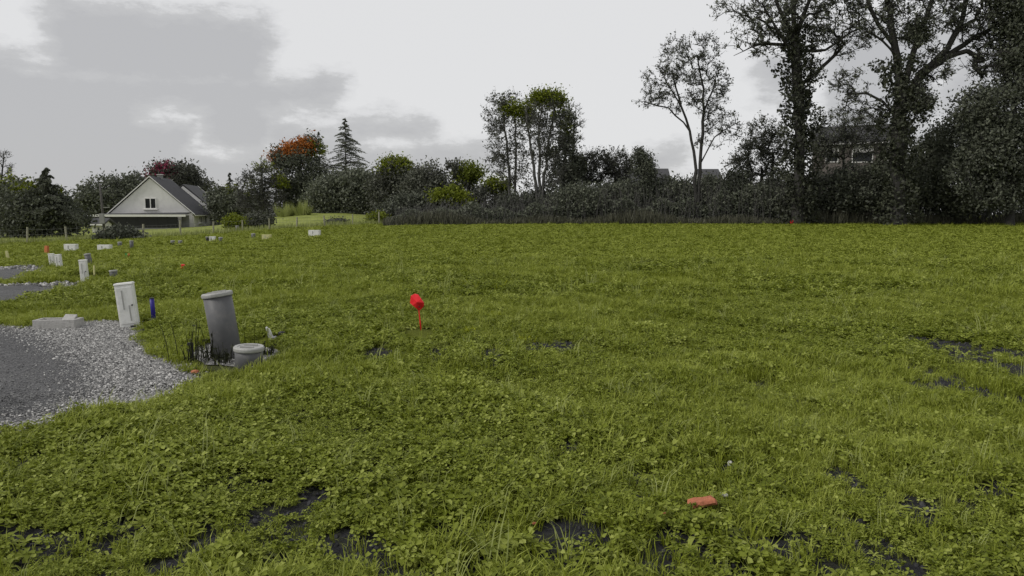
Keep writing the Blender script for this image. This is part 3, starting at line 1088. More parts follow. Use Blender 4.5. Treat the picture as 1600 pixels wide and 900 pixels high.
plant('round_tree', 'wide dark round tree behind the white gable, left of it', 'tree', 100, 180, [(175, 312, 46, 34), (150, 330, 34, 24), (215, 300, 30, 26), (205, 330, 60, 26)], [(180, 340), (178, 310)], clumps=320, per=36,
      leaf_size=.26, spread=.6, mat='foliage_dark', seed=15, r_base=.3)
plant('plum_tree', 'tree with maroon leaves rising behind the house ridge', 'tree', 108, 262, [(250, 268, 18, 16), (290, 275, 22, 18), (312, 292, 20, 16), (270, 295, 45, 22)], [(262, 320), (264, 285)], clumps=210, per=32,
      leaf_size=.26, spread=.55, mat='foliage_grey', extra=[('maroon_crown', 'foliage_maroon', [(256, 275, 17, 9), (257, 266, 6, 7)], 46, 40)], seed=16, r_base=.3)
plant('garden_bush', 'dark grey bush standing right of the white house', 'bush', 92, 365, [(365, 325, 34, 26), (345, 312, 18, 18), (392, 330, 26, 26)], clumps=200, per=36, leaf_size=.24, spread=.5, mat='foliage_dark', seed=17,
      extra=[('green_crown', 'foliage_green', [(358, 302, 10, 4)], 6, 24)])
plant('scrub_tree', 'sparse twiggy tree in front of the hidden house windows', 'tree', 66, 1320, [(1296, 205, 26, 30), (1345, 205, 40, 30), (1330, 232, 50, 18), (1280, 240, 20, 26)], [(1320, 320), (1318, 250), (1322, 215)], clumps=420, per=11, leaf_size=.12, spread=.38, seed=45, r_base=.1)
conifer('fir_sapling', 'thin sparse young fir rising right of the house', 94, 363, 270, 315, 16, 12, seed=18, dens=.7)
plant('birch_tree', 'pale thin leaved tree with grey twigs left of the orange tree', 'tree', 86, 412, [(408, 285, 26, 34), (395, 305, 26, 36), (425, 310, 22, 36)], [(412, 330), (410, 290), (408, 258)], clumps=220, per=16,
      leaf_size=.15, spread=.45, mat='foliage_pale', bark='bark_pale', extra=[('green_crown', 'foliage_green', [(414, 266, 14, 5), (436, 285, 12, 9), (392, 292, 7, 10)], 40, 24)], seed=19)
plant('autumn_tree', 'tall tree with bright orange top leaves', 'tree', 90, 470, [(440, 245, 14, 18), (470, 275, 40, 40), (490, 310, 40, 40), (455, 320, 34, 30), (480, 225, 18, 10)], [(470, 330), (468, 280), (465, 240)], clumps=330, per=34,
      leaf_size=.2, spread=.5, mat='foliage_dark', extra=[('orange_crown', 'foliage_orange', [(462, 236, 18, 11), (478, 224, 10, 8), (437, 246, 10, 8), (450, 243, 12, 9)], 84, 40), ('green_crown', 'foliage_green', [(497, 232, 8, 8), (478, 243, 9, 5)], 18, 26)], seed=20, r_base=.35)
conifer('spruce_tree', 'smaller sparse spruce just right of the orange tree', 96, 502, 205, 300, 32, 20, seed=21, dens=.9)
conifer('spruce_tree', 'tall pointed spruce, the highest conifer in the row', 92, 543, 183, 310, 64, 28, seed=22, dens=1.2, drop=.05)
plant('round_tree', 'big dark round tree below the pointed spruce', 'tree', 80, 545, [(545, 302, 50, 40), (515, 310, 34, 34), (575, 305, 30, 36), (545, 330, 60, 22)], [(545, 335), (545, 300)], clumps=430, per=38, leaf_size=.2, spread=.45,
      mat='foliage_dark', seed=23, r_base=.3)
plant('round_tree', 'dark tree with olive green top right of the big round tree', 'tree', 76, 622, [(620, 275, 32, 24), (605, 305, 30, 34), (635, 310, 34, 36)], [(622, 335), (620, 290)], clumps=320, per=34, leaf_size=.19, spread=.42,
      mat='foliage_grey', extra=[('green_crown', 'foliage_green', [(618, 260, 22, 10), (612, 274, 10, 12)], 70, 36)], seed=24)
plant('round_tree', 'grey green round tree between the olive topped tree and the lime shrubs', 'tree', 72, 672, [(668, 285, 28, 30), (650, 305, 24, 34), (690, 305, 22, 30), (665, 330, 42, 22)], [(672, 335), (668, 290)], clumps=320, per=30,
      leaf_size=.17, spread=.4, mat='foliage_grey', seed=25)
plant('lime_shrub', 'lime green shrub top left of the tall bare stemmed trees', 'shrub', 70, 732, [(712, 268, 14, 12), (722, 310, 24, 30)], clumps=110, per=26, leaf_size=.16, spread=.36, mat='foliage_grey',
      extra=[('lime_crown', 'foliage_lime', [(733, 270, 17, 15)], 60, 36)], seed=26)
plant('green_shrub', 'low olive green shrub in front of the dark trees, left of the tall stems', 'shrub', 66, 702, [(700, 330, 30, 20), (670, 336, 26, 16)], clumps=120, per=30, leaf_size=.16, spread=.34, mat='foliage_grey',
      extra=[('green_crown', 'foliage_green', [(700, 308, 26, 10), (715, 316, 20, 7)], 70, 34), ('lime_crown', 'foliage_lime', [(704, 302, 12, 6)], 16, 26)], seed=27)
plant('green_shrub', 'olive leaved shrub at the foot of the tall stems', 'shrub', 68, 775, [(765, 315, 30, 26), (745, 330, 26, 20)], clumps=150, per=30, leaf_size=.16, spread=.36, mat='foliage_grey',
      extra=[('green_crown', 'foliage_green', [(778, 290, 20, 9)], 40, 34)], seed=28)
# --- the tall thin-stemmed group in the middle
plant('poplar_tree', 'tall thin stemmed tree with leaning left crown, leftmost of the middle group', 'tree', 64, 797, [(775, 180, 22, 32), (795, 165, 18, 22), (790, 215, 26, 34), (800, 255, 24, 34), (780, 250, 22, 24, .5), (765, 240, 14, 16, .4)],
      [[(798, 330), (796, 280), (792, 220), (785, 170)], [(804, 320), (806, 260), (806, 200), (800, 155)]], clumps=250, per=11, leaf_size=.13, spread=.34, mat='foliage_grey', bark='bark_pale',
      extra=[('green_crown', 'foliage_green', [(815, 172, 18, 10), (800, 170, 14, 6), (825, 182, 9, 10)], 60, 30)], seed=31, r_base=.15, hang=.4)
plant('poplar_tree', 'tall grey tree with straight pale stem and green topmost leaves in the middle group', 'tree', 62, 842, [(850, 175, 34, 28), (838, 215, 28, 36), (860, 220, 24, 40), (832, 265, 26, 34, .5), (862, 265, 22, 34, .5)],
      [[(842, 320), (843, 260), (842, 200), (850, 150)], [(848, 300), (856, 230), (868, 160)], [(838, 290), (828, 220), (822, 170)]], clumps=310, per=11, leaf_size=.13, spread=.34, mat='foliage_grey', bark='bark_pale',
      extra=[('green_crown', 'foliage_green', [(857, 152, 26, 6), (845, 155, 14, 7), (868, 158, 8, 9)], 80, 32)], seed=32, r_base=.17, hang=.4)
plant('poplar_tree', 'ivy darkened tree at the right side of the middle group', 'tree', 65, 882, [(885, 205, 14, 40), (885, 255, 20, 40), (880, 285, 26, 34), (895, 270, 16, 26)], [(880, 320), (882, 260), (884, 200), (880, 160)],
      clumps=260, per=22, leaf_size=.14, spread=.34, mat='foliage_dark', extra=[('green_crown', 'foliage_green', [(885, 205, 5, 16), (865, 185, 6, 6), (862, 240, 5, 6)], 24, 26)], seed=33, r_base=.16)
plant('bare_tree', 'bare twiggy tree leaning out right of the middle group', 'tree', 68, 893, [(900, 185, 12, 26), (905, 205, 10, 20)], [(893, 310), (895, 250), (897, 200), (900, 165)], clumps=50, per=2, leaf_size=.06, spread=.15, r_base=.08, twig=.014, seed=34)
plant('scrub_tree', 'thin leaved scrubby tree between the middle group and the dark ivy column', 'tree', 66, 942, [(935, 262, 36, 26), (965, 262, 26, 24), (915, 270, 20, 24)], [[(940, 330), (938, 290)], [(952, 320), (962, 270)]],
      clumps=280, per=13, leaf_size=.13, spread=.4, mat='foliage_grey', extra=[('green_crown', 'foliage_green', [(908, 262, 9, 8)], 14, 26)], seed=35)
plant('ivy_stump', 'dark ivy covered column of a tree before the grey roofs', 'tree', 62, 1008, [(1005, 250, 14, 20), (1010, 275, 16, 28), (1008, 310, 18, 30)], [(1008, 320), (1006, 270), (1004, 238)], clumps=170, per=30, leaf_size=.13, spread=.26, mat='foliage_dark', seed=36)
plant('twin_stem_tree', 'open crowned tree with two thin stems against the sky', 'tree', 60, 1088, [(1052, 95, 22, 40), (1082, 85, 26, 36), (1108, 90, 20, 34), (1030, 130, 26, 34), (1066, 140, 34, 40), (1105, 140, 30, 40), (1012, 155, 16, 14), (1125, 130, 14, 26),
      (1128, 185, 26, 22), (1145, 205, 18, 16), (1110, 215, 24, 20, .6)],
      [[(1087, 300), (1086, 250), (1078, 205), (1064, 165), (1052, 120)], [(1092, 300), (1095, 240), (1098, 190), (1100, 140), (1090, 90)]], limbs=[[(1078, 205), (1045, 168), (1008, 158)], [(1094, 250), (1115, 215), (1145, 195)], [(1098, 180), (1115, 140), (1122, 110)], [(1064, 165), (1040, 125), (1030, 105)]],
      clumps=380, per=10, leaf_size=.115, spread=.27, mat='foliage_dark', seed=37, r_base=.17, twig=.016, shell=.3)
plant('scrub_tree', 'grey twiggy scrub tree left of the first ivy clad trunk', 'tree', 64, 1195, [(1190, 215, 26, 30), (1180, 250, 36, 32), (1212, 240, 24, 40), (1160, 265, 26, 24)], [[(1190, 320), (1190, 260)], [(1205, 320), (1208, 240)]], clumps=260, per=15, leaf_size=.12, spread=.34,
      mat='foliage_grey', seed=38)
# --- the two big trees on the right
plant('ivy_tree', 'tall tree with ivy clad trunk, left one of the two big trees', 'tree', 58, 1246, [(1170, 45, 40, 40, .5), (1205, 20, 44, 46), (1262, 30, 40, 50), (1310, 30, 40, 46), (1250, -60, 80, 50), (1200, 85, 26, 16, .5), (1330, 70, 26, 24, .6), (1275, 110, 22, 26), (1140, 15, 26, 22, .4)],
      [(1246, 330), (1250, 260), (1250, 190), (1246, 120), (1243, 60), (1240, 0), (1238, -70)],
      limbs=[[(1246, 95), (1228, 70), (1190, 68), (1145, 88)], [(1246, 110), (1232, 80), (1205, 40), (1185, 10)], [(1248, 90), (1290, 78), (1330, 50), (1360, 35)], [(1252, 135), (1285, 105), (1320, 72)], [(1243, 50), (1265, 0), (1280, -50)], [(1240, 60), (1215, 10), (1200, -40)]],
      clumps=640, per=12, leaf_size=.12, spread=.3, mat='foliage_dark', seed=41, r_base=.42, twig=.02, shell=.25, ivy=([(1246, 350), (1250, 260), (1250, 190), (1246, 120), (1242, 40)], 24, 7500, .13), hang=.3)
plant('oak_tree', 'massive spreading tree with thick forked limbs, right one of the two big trees', 'tree', 56, 1404, [(1370, 20, 40, 44), (1330, 125, 30, 20), (1345, 165, 34, 26, .7), (1440, 25, 50, 40), (1455, 100, 34, 36), (1430, 160, 30, 30), (1520, 20, 50, 44), (1545, 95, 40, 34), (1590, 45, 44, 56), (1400, -60, 120, 50), (1540, -60, 90, 50), (1590, 120, 34, 40)],
      [(1403, 330), (1402, 270), (1404, 210), (1410, 150), (1402, 90), (1392, 40), (1385, -20), (1382, -70)],
      limbs=[[(1402, 185), (1382, 158), (1358, 144), (1332, 145)], [(1406, 170), (1440, 115), (1480, 88), (1520, 60), (1560, 38), (1600, 36)], [(1440, 120), (1480, 75), (1500, 35), (1510, -10)], [(1410, 140), (1428, 80), (1450, 20), (1465, -40)], [(1398, 70), (1370, 40), (1350, 0)], [(1480, 88), (1510, 80), (1535, 95)], [(1402, 100), (1375, 65), (1355, 55)]],
      clumps=1150, per=12, leaf_size=.13, spread=.32, mat='foliage_dark', seed=42, r_base=.5, twig=.022, shell=.25, ivy=([(1403, 350), (1402, 270), (1404, 210), (1409, 150), (1402, 90)], 26, 6500, .13),
      extra=[('ivy_crown', 'foliage_dark', [(1425, 55, 26, 26), (1440, 150, 22, 24)], 60, 40), ('olive_crown', 'foliage_green', [(1529, 54, 5, 3), (1588, 93, 4, 3)], 5, 10)], hang=.35)
plant('dark_tree', 'dense dark tree filling the right edge', 'tree', 55, 1575, [(1580, 180, 50, 55), (1545, 215, 40, 46), (1595, 120, 30, 46), (1560, 270, 70, 60), (1610, 230, 40, 80), (1590, 60, 30, 50), (1580, 20, 30, 40), (1530, 165, 34, 30)], [(1580, 320), (1582, 240), (1588, 150), (1592, 80)], clumps=700, per=32, leaf_size=.16, spread=.42, seed=43, r_base=.3)
plant('dark_tree', 'dark leafy tree rising just right of the massive oak trunk', 'tree', 60, 1480, [(1490, 225, 44, 36), (1460, 245, 36, 34), (1515, 190, 30, 26, .7), (1485, 290, 70, 50)], [(1480, 325), (1482, 250)], clumps=520, per=30, leaf_size=.15, spread=.4, seed=44)
for i, (px, Y, cr, lb) in enumerate((
        (1230, 62, [(1225, 300, 36, 34), (1190, 315, 40, 30)], 'dark bramble bush at the foot of the left ivy clad trunk'),
        (1300, 60, [(1300, 305, 46, 40), (1335, 295, 40, 40)], 'dark bush between the two big trunks, below the hidden house'),
        (1385, 61, [(1390, 290, 50, 46), (1430, 290, 36, 50)], 'tall dark bush behind the massive oak trunk'),
        (1120, 63, [(1120, 312, 40, 32), (1150, 300, 28, 34), (1112, 290, 14, 14)], 'dark bush right of the twin stemmed tree'),
        (1045, 63, [(1046, 312, 34, 34), (1075, 314, 26, 32)], 'low dark bush left of the twin stemmed tree'),
        (960, 63, [(955, 318, 44, 32), (985, 312, 26, 34)], 'dark bush left of the ivy column'),
        (890, 61, [(890, 322, 34, 28), (915, 318, 30, 30)], 'dark bush under the right side of the middle tree group'),
        (820, 63, [(815, 325, 36, 26), (850, 325, 28, 26)], 'dark bush under the pale middle stems'),
        (640, 66, [(640, 328, 36, 24), (612, 336, 24, 18)], 'low dark bush at the corner of the lawn'))):
    plant('dark_bush', lb, 'bush', Y, px, cr, clumps=230, per=34, leaf_size=.15, spread=.36, seed=60 + i, group='dark bushes along the far edge of the field')


# undergrowth along the foot of the wood: one mass nobody could count
def undergrowth():
    rng = np.random.default_rng(90)
    n = 90000
    px = rng.uniform(605, 1700, n)
    Y = rng.uniform(59.5, 66, n)
    hmax = np.interp(px, [605, 700, 900, 1100, 1300, 1500, 1700], [1.2, 1.7, 2.3, 3.0, 3.9, 5.2, 6.5]) * (.72 + .2 * np.sin(px * .045) * np.sin(px * .017 + 1) + .12 * np.sin(px * .13))
    x = (px - 800) / F * Y
    h = rng.random(n) ** .8 * hmax
    C = np.stack([x, Y, terrain(x, Y) + h], 1)
    o = leaves_mesh('undergrowth', C, rng.uniform(.05, .15, n), 'foliage_dark', None, rng)
    tag(o, 'dark tangled undergrowth along the foot of the wood', 'undergrowth', kind='stuff')
    # bare grey stems standing through it
    n = 2600
    px = rng.uniform(620, 1700, n)
    Y = rng.uniform(59.3, 63, n)
    x = (px - 800) / F * Y
    p = np.stack([x, Y, terrain(x, Y)], 1)
    hs = rng.uniform(.6, 1.35, n) * np.interp(px, [605, 900, 1300, 1700], [1.2, 2.3, 3.6, 5.6])
    k1 = p + np.stack([rng.normal(0, .18, n), rng.normal(0, .15, n), hs * .55], 1)
    k2 = k1 + np.stack([rng.normal(0, .38, n), rng.normal(0, .2, n), hs * .45], 1)
    st_ = rng.uniform(.007, .02, n)
    o = tubes_mesh('bare_stems', np.concatenate([p, k1]), np.concatenate([k1, k2]), np.concatenate([st_, st_ * .8]), np.concatenate([st_ * .8, st_ * .4]), 'bark_pale', None, 4)
    tag(o, 'thin bare grey stems standing through the dark undergrowth', 'undergrowth', kind='stuff')
    # dry pale grass in front of it
    n = 17000
    px = rng.uniform(600, 1700, n)
    Y = rng.uniform(58.2, 60.5, n)
    x = (px - 800) / F * Y
    z = terrain(x, Y)
    h = rng.uniform(.25, 1.25, n) * (.75 + .4 * np.sin(px * .03) * np.sin(px * .011))
    h = np.maximum(h, .12)
    a = rng.random(n) * 2 * PI
    l = rng.uniform(.1, .4, n)
    wv = np.stack([np.cos(a), np.sin(a), np.zeros(n)], 1) * .022
    p = np.stack([x, Y, z - .02], 1)
    top = p + np.stack([np.cos(a + 1) * l, np.sin(a + 1) * l, h], 1)
    midp = (p + top) / 2 + np.array((0, 0, .06))
    V = np.stack([p - wv, p + wv, midp + wv, midp - wv, midp + wv, midp - wv, top, top], 1)[:, :4]
    V2 = np.stack([midp - wv, midp + wv, top + wv * .2, top - wv * .2], 1)
    VV = np.concatenate([V, V2]).reshape(-1, 3)
    o = mesh_np('dry_grass', VV, np.arange(len(VV)).reshape(-1, 4), 'dry_grass')
    tag(o, 'grey dry grass strip along the edge of the wood', 'grass', kind='stuff')


undergrowth()


def plume_grass():
    rng = np.random.default_rng(5)
    Y = 74.0
    for i, (px, hh, lb) in enumerate(((447, 24, 'yellow green ornamental grass clump on the lawn, left half of the pair'), (474, 25, 'yellow green ornamental grass clump on the lawn, right half of the pair'))):
        x = (px - 800) / F * Y
        root = empty('ornamental_grass', (x, Y, gz(x, Y)), lb, 'plant', 'ornamental grass clumps on the lawn')
        n = 520
        a = rng.random(n) * 2 * PI
        r = rng.random(n) ** .5 * .75
        p = np.stack([r * np.cos(a), r * np.sin(a), np.zeros(n)], 1)
        h = rng.uniform(.35, 1.0, n) ** .8 * hh * mpp(Y) * (.8 + .25 * np.sin(p[:, 0] * 7 + i))
        top = p + np.stack([np.cos(a) * rng.uniform(.05, .55, n), np.sin(a) * .3, h], 1)
        wv = np.stack([np.sin(a), np.cos(a), np.zeros(n)], 1) * .022
        V = np.stack([p - wv, p + wv, top + wv * .15, top - wv * .15], 1).reshape(-1, 3)
        mesh_np('leaf_blades', V, np.arange(4 * n).reshape(-1, 4), 'plume', root)


plume_grass()


# ------------------------------------------------------------------ buildings
def gable_house():
    Y = 85.0
    cx = (239 - 800) / F * Y
    z0 = -.35
    root = empty('white_house', (cx, Y, z0), 'white rendered house with steep gable and dark slate roof', 'house', rot=(0, 0, math.radians(9)))
    hw = 4.32
    ez = 1.6 + .05 - z0      # eaves height
    rz = 1.6 + 3.95 - z0     # ridge height
    D = 8.2
    bm = bmesh.new()
    pr = [(-hw, 0), (hw, 0), (hw, ez), (0, rz), (-hw, ez)]
    f = [bm.verts.new((x, 0, z)) for x, z in pr]
    b = [bm.verts.new((x, D, z)) for x, z in pr]
    bm.faces.new(f)
    bm.faces.new(b[::-1])
    for i in range(5):
        bm.faces.new((f[i], f[(i + 1) % 5], b[(i + 1) % 5], b[i]))
    obj_bm('wall', bm, 'render_wall', root)
    sl = Vector((hw, 0, ez - rz)).normalized()

    def slope(name, side, y0, y1, mat, ox=0.0, dz=0.0, over=.28):
        bm = bmesh.new()
        a = Vector((ox, 0, rz + .1 + dz))
        e = Vector((ox + side * (hw + over), 0, ez + .1 + dz - over * .9))
        nrm = Vector((side * (rz - ez), 0, hw)).normalized() * .14
        vs = []
        for yy in (y0, y1):
            for p in (a, e, e + nrm, a + Vector((0, 0, .17))):
                vs.append(bm.verts.new((p.x, yy, p.z)))
        for q in ((0, 1, 2, 3), (7, 6, 5, 4), (0, 4, 5, 1), (1, 5, 6, 2), (2, 6, 7, 3), (3, 7, 4, 0)):
            bm.faces.new([vs[i] for i in q])
        return obj_bm(name, bm, mat, root)
    slope('roof', 1, -.12, D + .1, 'slate')
    slope('roof', -1, -.12, D + .1, 'slate')
    # pale verge trim on the front and back gable edges
    for yy, nm in ((-.20, 'verge_trim'), (D + .11, 'verge_trim')):
        for side in (1, -1):
            bm = bmesh.new()
            a = Vector((0, yy, rz + .26))
            e = Vector((side * (hw + .30), yy, ez - .02))
            up = Vector((0, 0, -.13))
            vs = [bm.verts.new(p) for p in (a, e, e + up, a + up)]
            vs2 = [bm.verts.new(p.co + Vector((0, .075, 0))) for p in vs]
            bm.faces.new(vs); bm.faces.new(vs2[::-1])
            for i in range(4):
                bm.faces.new((vs[i], vs[(i + 1) % 4], vs2[(i + 1) % 4], vs2[i]))
            obj_bm(nm, bm, 'white_paint', root)
    # lower rear wing, set to the right
    bm = bmesh.new()
    ox, y0, y1, dz = 1.3, D + .3, D + 7.5, -.55
    pr2 = [(ox - hw, 0), (ox + hw, 0), (ox + hw, ez + dz + .2), (ox, rz + dz), (ox - hw, ez + dz + .2)]
    f = [bm.verts.new((x, y0, z)) for x, z in pr2]
    b = [bm.verts.new((x, y1, z)) for x, z in pr2]
    bm.faces.new(f); bm.faces.new(b[::-1])
    for i in range(5):
        bm.faces.new((f[i], f[(i + 1) % 5], b[(i + 1) % 5], b[i]))
    obj_bm('rear_wing', bm, 'render_wall', root)
    slope('rear_roof', 1, y0 + .05, y1 + .1, 'slate_pale', ox, dz)
    slope('rear_roof', -1, y0 + .05, y1 + .1, 'slate_pale', ox, dz)
    bm = bmesh.new()
    a = Vector((ox, y1 + .11, rz + dz + .32)); e = Vector((ox + hw + .3, y1 + .11, ez + dz - .02)); up = Vector((0, 0, -.22))
    vs = [bm.verts.new(p) for p in (a, e, e + up, a + up)]
    vs2 = [bm.verts.new(p.co + Vector((0, .08, 0))) for p in vs]
    bm.faces.new(vs); bm.faces.new(vs2[::-1])
    for i in range(4):
        bm.faces.new((vs[i], vs[(i + 1) % 4], vs2[(i + 1) % 4], vs2[i]))
    obj_bm('verge_trim', bm, 'white_paint', root)

    def window(x, z, w_, h_, mull=True, plane='front', yy=0.0):
        def put(bm, a0, a1, b0, b1, d0, d1):
            if plane == 'front': box(bm, a0, a1, -d1, -d0, b0, b1)
            else: box(bm, yy + d0, yy + d1, a0, a1, b0, b1)
        bm = bmesh.new()
        t = .09
        put(bm, x - w_ / 2, x - w_ / 2 + t, z, z + h_, .0, .07)
        put(bm, x + w_ / 2 - t, x + w_ / 2, z, z + h_, .0, .07)
        put(bm, x - w_ / 2 + t, x + w_ / 2 - t, z, z + t, .0, .067)
        put(bm, x - w_ / 2 + t, x + w_ / 2 - t, z + h_ - t, z + h_, .0, .067)
        if mull: put(bm, x - .05, x + .05, z + t, z + h_ - t, .0, .064)
        wn = obj_bm('window', bm, 'white_paint', root)
        for s in ((-1, 1) if mull else (0,)):
            bm = bmesh.new()
            if mull:
                lo, hi = (x - w_ / 2 + t, x - .05) if s < 0 else (x + .05, x + w_ / 2 - t)
            else:
                lo, hi = x - w_ / 2 + t, x + w_ / 2 - t
            put(bm, lo, hi, z + t, z + h_ - t, .004, .03)
            obj_bm('pane', bm, 'window_glass', wn)
        bm = bmesh.new()
        put(bm, x - w_ / 2 - .12, x + w_ / 2 + .12, z - .12, z - .003, .0, .16)
        obj_bm('sill', bm, 'white_paint', wn)
    window(-.03, ez + .55, 1.22, 1.2)
    window(3.4, 1.0, 1.5, .75, True, 'side', hw)
    window(5.9, .75, .8, 1.1, False, 'side', hw)
    window(10.3, .75, .9, 1.1, False, 'side', hw + ox)
    window(13.2, .75, .8, 1.1, False, 'side', hw + ox)
    # gutters
    for side, (gx, g0, g1, gzz) in enumerate(((hw + .36, -.1, D + .1, ez - .22), (hw + ox + .36, y0, y1, ez + dz - .22))):
        bm = bmesh.new()
        box(bm, gx - .08, gx + .06, g0, g1, gzz, gzz + .11)
        obj_bm('gutter', bm, 'white_paint', root)
    bm = bmesh.new()
    tube(bm, [(hw + .12, -.10, ez - .2), (hw + .12, -.10, .0)], [.06, .06], 8)
    obj_bm('downpipe', bm, 'white_paint', root)
    # chimney
    bm = bmesh.new()
    box(bm, -.25, .25, 3.7, 4.2, rz - .3, rz + .55)
    ch = obj_bm('chimney', bm, 'grey_wall', root)
    bm = bmesh.new()
    box(bm, -.31, .31, 3.64, 4.26, rz + .552, rz + .62)
    obj_bm('chimney_cap', bm, 'white_paint', ch)
    # glazed lean-to along the gable, its panes near black and opaque
    v0, v1, vd = -5.0, 3.3, 2.3
    bm = bmesh.new()
    vs = [bm.verts.new(p) for p in ((v0 - .1, -.25, ez - .06), (v1 + .9, -.25, ez + .08), (v1 + .9, -vd - .15, ez - .06), (v0 - .1, -vd - .15, ez - .22))]
    v2 = [bm.verts.new(p.co + Vector((0, 0, .10))) for p in vs]
    bm.faces.new(vs[::-1]); bm.faces.new(v2)
    for i in range(4):
        bm.faces.new((vs[i], vs[(i + 1) % 4], v2[(i + 1) % 4], v2[i]))
    obj_bm('lean_to_roof', bm, 'grey_roof', root)
    bm = bmesh.new()
    box(bm, v0 - .15, v1 + .9, -vd - .23, -vd - .16, ez - .30, ez - .06)
    obj_bm('fascia', bm, 'white_paint', root)
    bm = bmesh.new()
    box(bm, v0, v1, -vd, -vd + .16, 0, .5)
    obj_bm('low_wall', bm, 'grey_wall', root)
    nP = 8
    for i in range(nP):
        a = v0 + (v1 - v0) * i / nP
        b_ = v0 + (v1 - v0) * (i + 1) / nP
        bm = bmesh.new()
        box(bm, a + .02, b_ - .02, -vd + .03, -vd + .07, .505, ez - .27)
        obj_bm('pane', bm, 'dark_glass', root)
    for i in range(nP + 1):
        a = v0 + (v1 - v0) * i / nP
        bm = bmesh.new()
        box(bm, a - .018, a + .018, -vd + .0, -vd + .10, .505, ez - .24)
        obj_bm('mullion', bm, 'dark_plastic', root)
    bm = bmesh.new()
    box(bm, v0 - .12, v0 - .03, -vd, -.05, 0, ez - .24)
    obj_bm('lean_to_side', bm, 'grey_wall', root)
    bm = bmesh.new()
    box(bm, v1 + .06, v1 + .85, -.9, -.8, 0, ez - .16)
    obj_bm('side_screen', bm, 'grey_wall', root)


gable_house()


def pane_building(name, label, x0, x1, Y, depth, zb, eave, ridge, wall, roof, wins=(), rot=0.0, chimney=None):
    """simple hipless building seen broadside; wins = (x fraction, z, w, h)"""
    cx = (x0 + x1) / 2
    root = empty(name, (cx, Y, zb), label, 'house' if 'house' in name else 'building', rot=(0, 0, rot))
    h = (x1 - x0) / 2
    bm = bmesh.new()
    box(bm, -h, h, 0, depth, 0, eave)
    obj_bm('wall', bm, wall, root)
    bm = bmesh.new()
    vs = [bm.verts.new(p) for p in ((-h - .3, -.35, eave - .1), (h + .3, -.35, eave - .1), (h + .3, depth / 2, ridge), (-h - .3, depth / 2, ridge), (-h - .3, depth + .35, eave - .1), (h + .3, depth + .35, eave - .1))]
    v2 = [bm.verts.new(v.co + Vector((0, 0, .18))) for v in vs]
    for q in ((0, 1, 2, 3), (3, 2, 5, 4)):
        bm.faces.new([v2[i] for i in q])
        bm.faces.new([vs[i] for i in q][::-1])
    for a, b in ((0, 1), (1, 2), (2, 5), (5, 4), (4, 3), (3, 0)):
        bm.faces.new((vs[a], vs[b], v2[b], v2[a]))
    rf = obj_bm('roof', bm, roof, root)
    for xx in (-h, h):
        bm = bmesh.new()
        t = [bm.verts.new((xx, .01, eave + .002)), bm.verts.new((xx, depth - .01, eave + .002)), bm.verts.new((xx, depth / 2, ridge - .02))]
        t2 = [bm.verts.new(v.co + Vector((-.1 if xx > 0 else .1, 0, 0))) for v in t]
        bm.faces.new(t); bm.faces.new(t2[::-1])
        for i in range(3): bm.faces.new((t[i], t[(i + 1) % 3], t2[(i + 1) % 3], t2[i]))
        obj_bm('gable_wall', bm, wall, root)
    bm = bmesh.new()
    box(bm, -h - .3, h + .3, -.50, -.352, eave - .12, eave + .02)
    obj_bm('gutter', bm, 'white_paint', root)
    for fx, z, ww, hh, mt in wins:
        x = -h + fx * 2 * h
        bm = bmesh.new()
        t = .10
        box(bm, x - ww / 2, x - ww / 2 + t, -.06, 0, z, z + hh)
        box(bm, x + ww / 2 - t, x + ww / 2, -.06, 0, z, z + hh)
        box(bm, x - ww / 2 + t, x + ww / 2 - t, -.058, 0, z, z + t)
        box(bm, x - ww / 2 + t, x + ww / 2 - t, -.058, 0, z + hh - t, z + hh)
        wn = obj_bm('window', bm, 'white_paint', root)
        bm = bmesh.new()
        box(bm, x - ww / 2 + t, x + ww / 2 - t, -.03, -.003, z + t, z + hh * .55)
        obj_bm('pane', bm, 'window_glass', wn)
        bm = bmesh.new()
        box(bm, x - ww / 2 + t, x + ww / 2 - t, -.04, -.003, z + hh * .555, z + hh - t)
        obj_bm('shutter', bm, mt, wn)
    if chimney is not None:
        bm = bmesh.new()
        box(bm, chimney - .35, chimney + .35, depth / 2 - .35, depth / 2 + .35, ridge - .4, ridge + .8)
        obj_bm('chimney', bm, 'brick_wall', rf)
    return root


Y = 80.0
pane_building('brick_house', 'dark roofed house half hidden behind the two big trees', (1268 - 800) / F * Y, (1400 - 800) / F * Y, Y, 7.0, gz(40, 80), 7.7, 9.7, 'brick_wall', 'grey_roof',
              ((.22, 5.8, 1.3, 1.7, 'white_paint'), (.55, 5.7, 2.0, 1.9, 'white_paint'), (.86, 5.8, 1.3, 1.7, 'white_paint')), math.radians(-26))
Y = 115.0
pane_building('grey_house', 'low grey roof of a far house between ivy column and twin stems', (968 - 800) / F * Y, (1046 - 800) / F * Y, Y, 7.0, gz(18, 115), 4.2, 7.2, 'grey_wall', 'slate_pale', ((.3, 1.5, 1.1, 1.2, 'white_paint'), (.7, 1.5, 1.1, 1.2, 'white_paint')))
Y = 100.0
pane_building('pale_outbuilding', 'small pale building glimpsed just right of the twin stems', (1094 - 800) / F * Y, (1122 - 800) / F * Y, Y, 4.0, gz(25, 100), 5.0, 6.2, 'grey_wall', 'slate_pale', ((.5, 3.2, .9, 1.0, 'white_paint'),))
Y = 74.0
pane_building('garden_shed', 'small white shed left of the house beside the dark pole', (146 - 800) / F * Y, (163 - 800) / F * Y, Y, 1.6, gz(-39.6, 74) - .1, .95, 1.35, 'white_paint', 'slate_pale', ((.6, .25, .4, .5, 'grey_wall'),))


